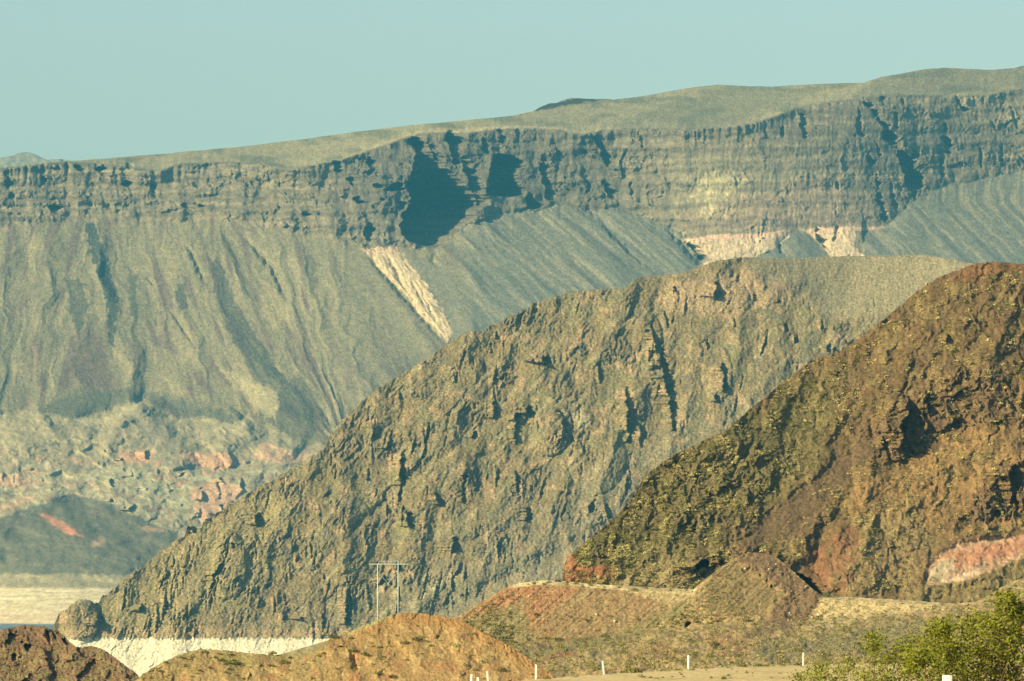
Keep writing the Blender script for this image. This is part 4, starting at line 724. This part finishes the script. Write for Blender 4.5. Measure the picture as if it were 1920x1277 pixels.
def shrub(sheet, px, py, size, kind, label, group=None):
    P = sheet.at(px, py) if sheet else point(px, py, 1)
    return shrub_at(P, size * P.y / F, kind, label, group)
def shrub_at(P, r, kind, label, group=None):
    root = bpy.data.objects.new('desert_shrub', None); C.collection.objects.link(root)
    root.location = P; root.scale = (r, r, r * rnd.uniform(.8, 1.1)); root.rotation_euler = (0, 0, rnd.uniform(0, 6))
    tag(root, label, 'shrub', group)
    for nm, me in (('foliage', rnd.choice(SM[kind])), ('stems', rnd.choice(STM))):
        o = bpy.data.objects.new(nm, me); C.collection.objects.link(o); o.parent = root
    return root
for (x, y, sz, k, lab) in [(1046, 1091, 7, 'dark', 'dark green shrub on the berm just left of the red road cut'), (1062, 1093, 5, 'olive', 'olive shrub at the foot of the red cut, left end'), (1078, 1095, 6, 'olive', 'olive shrub in front of the red cut on the berm'), (1030, 1092, 4, 'olive', 'small olive shrub near the left end of the berm'), (1107, 1098, 4, 'olive', 'small shrub on the berm below the red cut'), (1131, 1107, 4.5, 'dark', 'shrub just under the berm edge below the red cut'),
                           (1160, 1102, 3.5, 'dark', 'tiny dark shrub on the middle of the pale berm edge'), (1189, 1107, 7, 'olive', 'widest olive shrub on the pale berm edge'), (1210, 1103, 4.5, 'olive', 'small rounded shrub at the right part of the berm edge'), (1174, 1124, 5, 'pale', 'grey green shrub on the fill slope below the berm'), (1232, 1093, 4, 'dark', 'dark shrub behind the right part of the berm'), (1548, 1118, 8, 'dark', 'dark green shrub beside the carved shadow hollow right of the brown cone'),
                           (1470, 1124, 5, 'dark', 'dark shrub low on the brown cone'), (1535, 1163, 8, 'dark', 'dark green shrub beside the pale boulder'), (1400, 1166, 8, 'olive', 'olive shrub on the scrub slope below the brown cone'), (1500, 1174, 6, 'olive', 'olive shrub below the pale boulder'), (1048, 1203, 8, 'dark', 'dark shrub at the foot of the brown fill slope'), (1134, 1197, 8, 'dark', 'dark shrub at the right foot of the brown fill slope'), (1005, 1153, 5, 'dark', 'lone shrub on the left shoulder of the fill slope'),
                           (905, 1193, 9, 'dark', 'dark green shrub in the hollow right of the orange mound'), (1340, 1212, 11, 'olive', 'yellow green shrub in the reddish gully')]:
    shrub(slope, x, y, sz, k, lab)
for (x, y, sz, k, lab) in [(782, 1200, 10, 'dark', 'dark shrub high on the orange mound, right one of the two'), (759, 1206, 8, 'dark', 'dark shrub high on the orange mound, left one of the two'), (707, 1213, 6, 'pale', 'pale sage shrub on the left face of the orange mound'), (855, 1211, 7, 'pale', 'pale sage bush on the right face of the orange mound'), (882, 1188, 6, 'pale', 'pale shrub near the crest notch of the orange mound'),
                           (905, 1241, 8, 'pale', 'pale bush by the eroded nick low on the orange mound'), (872, 1247, 7, 'pale', 'grey green bush low on the orange mound above the posts'), (940, 1258, 9, 'olive', 'green bush at the right foot of the orange mound'), (887, 1256, 6, 'pale', 'small pale bush between the posts and the orange mound'), (706, 1262, 8, 'pale', 'pale shrub at the left foot of the orange mound'), (735, 1270, 8, 'dark', 'dark shrub at the bottom edge below the orange mound'),
                           (662, 1222, 9, 'dark', 'dark shrub in the gully on the left of the orange mound'), (684, 1228, 8, 'olive', 'olive shrub beside the gully on the orange mound'), (655, 1196, 6, 'pale', 'pale shrub on the left shoulder of the orange mound'), (625, 1186, 8, 'olive', 'rounded olive shrub where the pale band ends'), (510, 1222, 9, 'olive', 'olive shrub on the low crest in front of the pale band'), (440, 1245, 11, 'dark', 'dark green shrub on the low brown rise'), (415, 1240, 8, 'dark', 'smaller dark shrub on the low brown rise'),
                           (378, 1222, 7, 'pale', 'whitish shrub on the crest of the low brown rise'), (430, 1228, 6, 'pale', 'whitish shrub on the upper face of the low brown rise'), (356, 1231, 6, 'pale', 'whitish shrub left of the crest of the low rise'), (530, 1243, 9, 'olive', 'olive shrub in the dip beside the orange mound')]:
    shrub(orange, x, y, sz, k, lab)
g = random.Random(31)
for i in range(46):
    x = g.uniform(620, 1000); y = np.interp(x, orange.xs, orange.cy) + 12 + g.random() * 80
    if y < 1280: shrub(orange, x, y, g.uniform(2.2, 4.5), g.choice(['pale', 'olive', 'pale']), 'small low shrub scattered on the face of the orange mound', 'small shrubs dotting the orange mound')
for i in range(60):
    x = g.uniform(260, 620); y = np.interp(x, orange.xs, orange.cy) + 3 + g.random() * 60
    if y < 1282: shrub(orange, x, y, g.uniform(2, 5), g.choice(['pale', 'olive', 'dark']), 'small low shrub scattered on the low brown rise', 'small shrubs on the low brown rise')
for i in range(34):
    x = g.uniform(985, 1300); shrub(slope, x, np.interp(x, slope.xs, slope.cy) + g.uniform(1, 7), g.uniform(1.5, 3.2), g.choice(['olive', 'dark', 'pale']), 'tiny shrub along the edge of the old berm', 'tiny shrubs along the berm edge')

def on_ground(px, py):
    """nearest hit of a sight line with the gravel terrace"""
    a, b_, c_ = ray(px, py); D = 440.0
    while D < 560:
        x = a / b_ * D; z = c_ / b_ * D
        if z <= float(ground_z(np.float64(x), np.float64(D))): break
        D += .5
    x = a / b_ * D
    return Vector((x, D, float(ground_z(np.float64(x), np.float64(D)))))
shrub_at(on_ground(1192, 1262), .55, 'olive', 'yellow green shrub on the gravel terrace with a long shadow')
shrub_at(on_ground(1200, 1270), .3, 'pale', 'pale low tuft in front of the yellow green shrub on the gravel')
shrub_at(on_ground(1357, 1274), .22, 'dark', 'dark tuft at the bottom edge on the gravel terrace')
for i in range(40):
    P = on_ground(g.uniform(1000, 1640), g.uniform(1256, 1275)); shrub_at(P, g.uniform(.07, .2), g.choice(['pale', 'olive']), 'tiny weed tuft on the tan gravel terrace', 'weed tufts on the gravel terrace')
for i in range(60):
    x = g.uniform(1010, 1640); P = on_ground(x, 1300); e = float(EDGE(np.float64(P.x))); xx = (x - 960) / F * e
    shrub_at(Vector((xx, e + g.uniform(-.5, 2.5), float(ground_z(np.float64(xx), np.float64(e))) - .05)), g.uniform(.12, .34), g.choice(['pale', 'olive', 'pale']), 'small grass tuft along the far edge of the gravel terrace', 'tufts along the terrace edge')

# boulders
def rock_mesh(seed, mat):
    import bmesh
    bm = bmesh.new(); bmesh.ops.create_icosphere(bm, subdivisions=2, radius=1); g = random.Random(seed)
    cuts = [(Vector((g.gauss(0, 1), g.gauss(0, 1), g.gauss(0, 1))).normalized(), g.uniform(.55, .85)) for _ in range(9)]
    for v in bm.verts:
        for n, d in cuts:
            e = v.co.dot(n) - d
            if e > 0: v.co -= n * e
        v.co.z *= .75; v.co += Vector((g.gauss(0, .03), g.gauss(0, .03), g.gauss(0, .03)))
    me = bpy.data.meshes.new('boulder'); bm.to_mesh(me); bm.free(); me.materials.append(mat); return me
RM = [rock_mesh(i, mat_plain('pale_stone', (.52, .44, .29), .9, .2, 3, .1)) for i in range(3)]; RD = [rock_mesh(9 + i, mat_plain('brown_stone', (.20, .14, .09), .9, .25, 3, .1)) for i in range(3)]
def boulder(sheet, x, y, sz, pale, label, group=None):
    P = sheet.at(x, y); o = bpy.data.objects.new('boulder', rnd.choice(RM if pale else RD)); C.collection.objects.link(o)
    r = sz * P.y / F; o.location = P + Vector((0, -r * .2, r * .25)); o.scale = (r * rnd.uniform(.8, 1.2), r, r * rnd.uniform(.8, 1.1)); o.rotation_euler = (rnd.uniform(-.3, .3), 0, rnd.uniform(0, 6))
    tag(o, label, 'boulder', group)
for (x, y, sz, lab) in [(1535, 1154, 6, 'largest pale boulder, at the foot of the brown cone'), (1522, 1158, 3, 'pale stone just left of the largest pale boulder'), (1397, 1066, 3.5, 'pale yellowish stone high on the left of the brown cone'), (1441, 1068, 3.2, 'pale flat stone high on the right of the brown cone'), (1454, 1058, 2.6, 'small pale stone near the crest of the brown cone'), (1119, 1153, 4.5, 'white boulder alone on the brown fill slope'),
                        (1152, 1165, 4, 'pale greenish boulder lower right of the white one on the fill slope'), (1510, 1100, 3, 'pale stone at the foot of the brown cone beside the carved shadow hollow'), (1480, 1150, 3, 'pale stone below the brown cone')]:
    boulder(slope, x, y, sz, True, lab)
for i in range(55):
    x = g.gauss(1440, 45); y = g.uniform(1060, 1170)
    boulder(slope, x, y, g.uniform(.8, 2), g.random() < .5, 'small stone scattered down the brown cone', 'stones on the brown cone')
for i in range(50):
    x = g.gauss(1020, 40); y = g.uniform(1108, 1165) - (x - 1020) * .2
    if y > np.interp(x, slope.xs, slope.cy) + 4: boulder(slope, x, y, g.uniform(.8, 1.9), True, 'small pale stone on the red left part of the fill slope', 'stones on the fill slope')
for i in range(26):
    x = g.uniform(1715, 1830); boulder(slope, x, 1136 + g.uniform(-3, 10), g.uniform(1.2, 2.8), g.random() < .6, 'small rock in the rubble line right of the pale bank', 'rocks of the rubble line')

# ================================================================== POSTS
M_white = mat_plain('white_post_paint', (.86, .86, .84), .5, .04, 3, .3)
def tube(V, Fc, a, b, r, n=8, r2=None):
    a = Vector(a); b = Vector(b); d = (b - a).normalized(); e = d.orthogonal().normalized(); f = d.cross(e); k = len(V); r2 = r if r2 is None else r2
    for p, rr in ((a, r), (b, r2)):
        for i in range(n):
            t_ = i * 2 * math.pi / n; V.append(tuple(p + (e * math.cos(t_) + f * math.sin(t_)) * rr))
    for i in range(n): j = (i + 1) % n; Fc.append((k + i, k + j, k + n + j, k + n + i))
    Fc.append(tuple(k + i for i in reversed(range(n)))); Fc.append(tuple(k + n + i for i in range(n)))
def mesh_obj(name, V, Fc, mat, parent=None, smooth=False):
    me = bpy.data.meshes.new(name); me.from_pydata(V, [], Fc); me.materials.append(mat)
    if smooth: me.polygons.foreach_set('use_smooth', [True] * len(me.polygons))
    o = bpy.data.objects.new(name, me); C.collection.objects.link(o); o.parent = parent; return o
def post(P, h, lab, w=.11, lean=(0, 0), group='white marker posts along the gravel terrace', flat=False):
    root = bpy.data.objects.new('marker_post', None); C.collection.objects.link(root); root.location = P; root.rotation_euler = (lean[0], lean[1], rnd.uniform(-.3, .3)); tag(root, lab, 'post', group)
    # slightly curved flexible blade with rounded top
    V = []; Fc = []; prof = [(-.3, 1), (h * .5, 1), (h - .06, 1), (h - .004, 1), (h, .97)] if flat else [(-.3, 1), (h * .5, 1), (h - .06, 1), (h - .02, .8), (h, .45)]
    for z, k in prof:
        for (sx, sy) in ((-1, -.2), (-.5, -.32), (.5, -.32), (1, -.2), (1, .2), (-1, .2)): V.append((sx * w / 2 * k, sy * w / 2, z))
    n = 6
    for q in range(len(prof) - 1):
        for i in range(n): j = (i + 1) % n; Fc.append((q * n + i, q * n + j, q * n + n + j, q * n + n + i))
    Fc.append(tuple(range(len(V) - n, len(V)))); mesh_obj('blade', V, Fc, M_white, root)
    return root
for (x, ytop, D, lab, ln) in [(882.5, 1264, 441, 'white post at the far left end of the row, nearly cut by the frame', (0, .06)), (895, 1270, 436, 'shortest showing white post, only its tip rises into the frame', (0, .05)), (916, 1258, 452, 'white post third from the left in front of the orange mound', (0, -.09)), (1005, 1246, 468, 'white post standing where the orange mound ends', (0, 0)),
                              (1132.5, 1239, 484, 'slightly leaning white post below the scrub slope', (0, -.1)), (1290.5, 1228.5, 501, 'white post second from the right on the terrace edge', (0, 0)), (1506, 1223, 513, 'white post with a dark tip, rightmost on the terrace edge', (0, .02))]:
    T = point(x, ytop, D); h = T.z - (GZ if D > 440 else GZ); h = 1.13
    r_ = post(Vector((T.x, T.y, T.z - h)), h, lab, .15, ln)
    if x == 1506:
        V = []; Fc = []; tube(V, Fc, (-.05, 0, h - .0), (-.05, 0, h + .09), .035); mesh_obj('cap', V, Fc, mat_plain('dark_cap', (.03, .03, .05), .6, .1), r_)
# ================================================================== PYLON
def pylon():
    D = 1650.0; T = point(727, 1052, D); sc = D / F
    root = bpy.data.objects.new('power_pylon', None); C.collection.objects.link(root)
    H = 178 * sc; root.location = (T.x, T.y, T.z - H); tag(root, 'pale grey two-legged H-frame power pylon behind the orange mound', 'pylon')
    m = mat_plain('galvanised_steel', (.52, .58, .50), .5, .1, 3, .4)
    xl, xr = -19 * sc, 19.5 * sc; zt = H - 6 * sc; top = H
    for x, tp in ((xl, zt), (xr, top + 1 * sc)):
        V = []; Fc = []; tube(V, Fc, (x, 0, 0), (x, 0, tp), .14, 8, .12); mesh_obj('pole', V, Fc, m, root, True)
    V = []; Fc = []; tube(V, Fc, (-35 * sc, 0, zt), (38 * sc, 0, zt), .12); mesh_obj('crossarm', V, Fc, m, root)
    V = []; Fc = []; tube(V, Fc, (-15 * sc, 0, top - .5 * sc), (xr, 0, top), .07); tube(V, Fc, (xl, 0, zt), (-15 * sc, 0, top - .5 * sc), .06); mesh_obj('shield_wire_bar', V, Fc, m, root)
    V = []; Fc = []; za, zb = zt - 15 * sc, zt - 56 * sc
    tube(V, Fc, (xl, 0, za), (xr, 0, zb), .05); tube(V, Fc, (xr, 0, za), (xl, 0, zb), .05); mesh_obj('cross_brace', V, Fc, m, root)
    mi = mat_plain('insulator_glass', (.35, .45, .42), .3, .1)
    for x in (-33, 0, 36):
        V = []; Fc = []
        tube(V, Fc, (x * sc, 0, zt), (x * sc, 0, zt - 1.1), .03)
        for k in range(5): tube(V, Fc, (x * sc, 0, zt - .25 - k * .18), (x * sc, 0, zt - .33 - k * .18), .11)
        mesh_obj('insulator', V, Fc, mi, root)
    # low rise that carries the pylon
    xs = np.arange(480, 1010, 5.0); crr = curve([(480, 1240), (600, 1205), (690, 1180), (727, 1172), (800, 1178), (900, 1215), (1010, 1260)])
    s = Sheet(crr, 1330, 3, xs); s.depth(np.full(s.X.shape, 3.0), 1590.0); s.Rf += fbm(s.X / 20, s.Y / 20, 4, 9) * 6
    c = base(s.X, (.28, .24, .13)) * (1 + .3 * fbm(s.X / 8, s.Y / 6, 3, 8))[..., None]
    tag(s.build('low_rise', mat_tone('rise_earth', 1, .4, .2), c, back=12), kind='structure')
pylon()

# ================================================================== FOREGROUND BUSHES
def big_bush(name_label, P, blobs, nleaf, leaf, seed, tone, nst=26):
    """many arching stems from one base, leaves in sprays along and round them"""
    g = random.Random(seed); root = bpy.data.objects.new('creosote_bush', None); C.collection.objects.link(root); root.location = P; tag(root, name_label, 'bush')
    V = []; Fc = []; sprays = []
    for i in range(nst):
        bx, bz, by, br = g.choice(blobs); tip = Vector((bx + g.gauss(0, br * .6), by + g.gauss(0, .5), bz + abs(g.gauss(0, br * .5)) - .1 * br))
        p0 = Vector((g.gauss(0, .12) + tip.x * .25, g.gauss(0, .12), 0)); last = p0; n = 9
        for k in range(1, n + 1):
            t_ = k / n; q = p0.lerp(tip, t_); q.z = p0.z + (tip.z - p0.z) * (1 - (1 - t_) ** 1.7); q += Vector((g.gauss(0, .03), g.gauss(0, .03), g.gauss(0, .02)))
            tube(V, Fc, last, q, .016 * (1.15 - t_), 4, .016 * (1.15 - t_ - .1)); last = q
            if t_ > .3: sprays.append(q)
    mesh_obj('stems', V, Fc, M_wood, root)
    V = []; Fc = []
    for i in range(nleaf):
        if g.random() < .35: q = g.choice(sprays); p = q + Vector((g.gauss(0, .10), g.gauss(0, .12), g.gauss(0, .08)))
        else:
            bx, bz, by, br = g.choice(blobs)
            # sprays: choose a quantised centre so that leaves gather in clumps
            h = g.randrange(26); gg = random.Random(hash((round(bx, 2), h, seed))); a = gg.uniform(0, 6.283); r = br * gg.random() ** .45
            cx = bx + r * math.cos(a); cz = bz + r * math.sin(a) * .8; cy = by + gg.uniform(-.7, .7) * br
            p = Vector((cx + g.gauss(0, .085), cy + g.gauss(0, .12), cz + g.gauss(0, .06)))
        if p.z < .02: continue
        d = Vector((g.gauss(0, 1), g.gauss(0, .6), g.gauss(.4, .5))).normalized(); n_ = Vector((g.gauss(0, .6), g.gauss(-.5, .6), g.gauss(.6, .6))); w = d.cross(n_).normalized()
        l = leaf * g.uniform(.6, 1.5); k = len(V); V += [tuple(p), tuple(p + d * l * .5 + w * l * .26), tuple(p + d * l), tuple(p + d * l * .5 - w * l * .26)]; Fc.append((k, k + 1, k + 2, k + 3))
    o = mesh_obj('foliage', V, Fc, tone, root)
    return root
M_bush = mat_plain('bush_leaf', (.15, .165, .016), .6, .55, 3.2, .15)
def gp(px, D): return Vector(((px - 960) / F * D, D, float(ground_z(np.float64((px - 960) / F * D), np.float64(D)))))
def blobset(base_, D, lst):
    """(px, py, radius px) clumps given as real offsets from the bush base"""
    out = []
    for (px, py, r) in lst:
        p = point(px, py, D); out.append((p.x - base_.x, p.z - base_.z, rnd.uniform(-.4, .4), r * D / F))
    return out
D1 = 100.0; B1 = gp(1850, D1)
big_bush('large yellow green creosote bush filling the lower right corner', B1, blobset(B1, D1, [(1830, 1175, 28), (1860, 1190, 40), (1905, 1180, 36), (1790, 1205, 36), (1760, 1225, 34), (1820, 1230, 45), (1880, 1240, 48), (1925, 1215, 40), (1740, 1255, 40), (1800, 1265, 45), (1870, 1275, 45), (1890, 1125, 12), (1888, 1145, 10), (1720, 1235, 22), (1760, 1180, 14), (1990, 1230, 50), (1840, 1320, 60), (1925, 1150, 14)]), 17000, .055, 5, M_bush, 60)
D2 = 104.0; B2 = gp(1640, D2)
big_bush('lower spreading yellow green bush left of the large one', B2, blobset(B2, D2, [(1690, 1218, 10), (1668, 1236, 12), (1700, 1246, 20), (1660, 1266, 22), (1620, 1272, 18), (1700, 1280, 30), (1640, 1195, 6), (1725, 1205, 14), (1650, 1300, 34), (1635, 1214, 5)]), 3600, .05, 6, M_bush, 20)
D3 = 108.0; B3 = gp(1545, D3)
big_bush('small sparse green bush at the bottom edge on the gravel', B3, blobset(B3, D3, [(1530, 1256, 10), (1550, 1264, 16), (1580, 1262, 14), (1520, 1276, 14), (1500, 1272, 6), (1570, 1290, 22), (1590, 1250, 7)]), 1500, .05, 8, M_bush, 12)
# near white post in the bush
T = point(1776, 1266, 92.0)
post(Vector((T.x, T.y, T.z - 1.1)), 1.1, 'bright white post top at the bottom edge, in front of the large bush', .15, group=None, flat=True)

# ================================================================== HAZE
def haze():
    x0, x1, y0, y1, z0, z1 = -26000, 26000, -4000, 26000, LAKE - 9, 900
    V = [(x, y, z) for z in (z0, z1) for y in (y0, y1) for x in (x0, x1)]
    me = bpy.data.meshes.new('haze'); me.from_pydata(V, [], [(0, 2, 3, 1), (4, 5, 7, 6), (0, 1, 5, 4), (2, 6, 7, 3), (0, 4, 6, 2), (1, 3, 7, 5)])
    m = bpy.data.materials.new('haze_air'); m.use_nodes = True; t = m.node_tree
    t.nodes.remove(t.nodes['Principled BSDF']); v = t.nodes.new('ShaderNodeVolumePrincipled')
    v.inputs['Color'].default_value = (.10, .55, .90, 1); v.inputs['Density'].default_value = .000042; v.inputs['Anisotropy'].default_value = 0
    t.links.new(v.outputs[0], t.nodes['Material Output'].inputs['Volume']); me.materials.append(m)
    o = bpy.data.objects.new('haze', me); C.collection.objects.link(o); tag(o, kind='stuff')
haze()
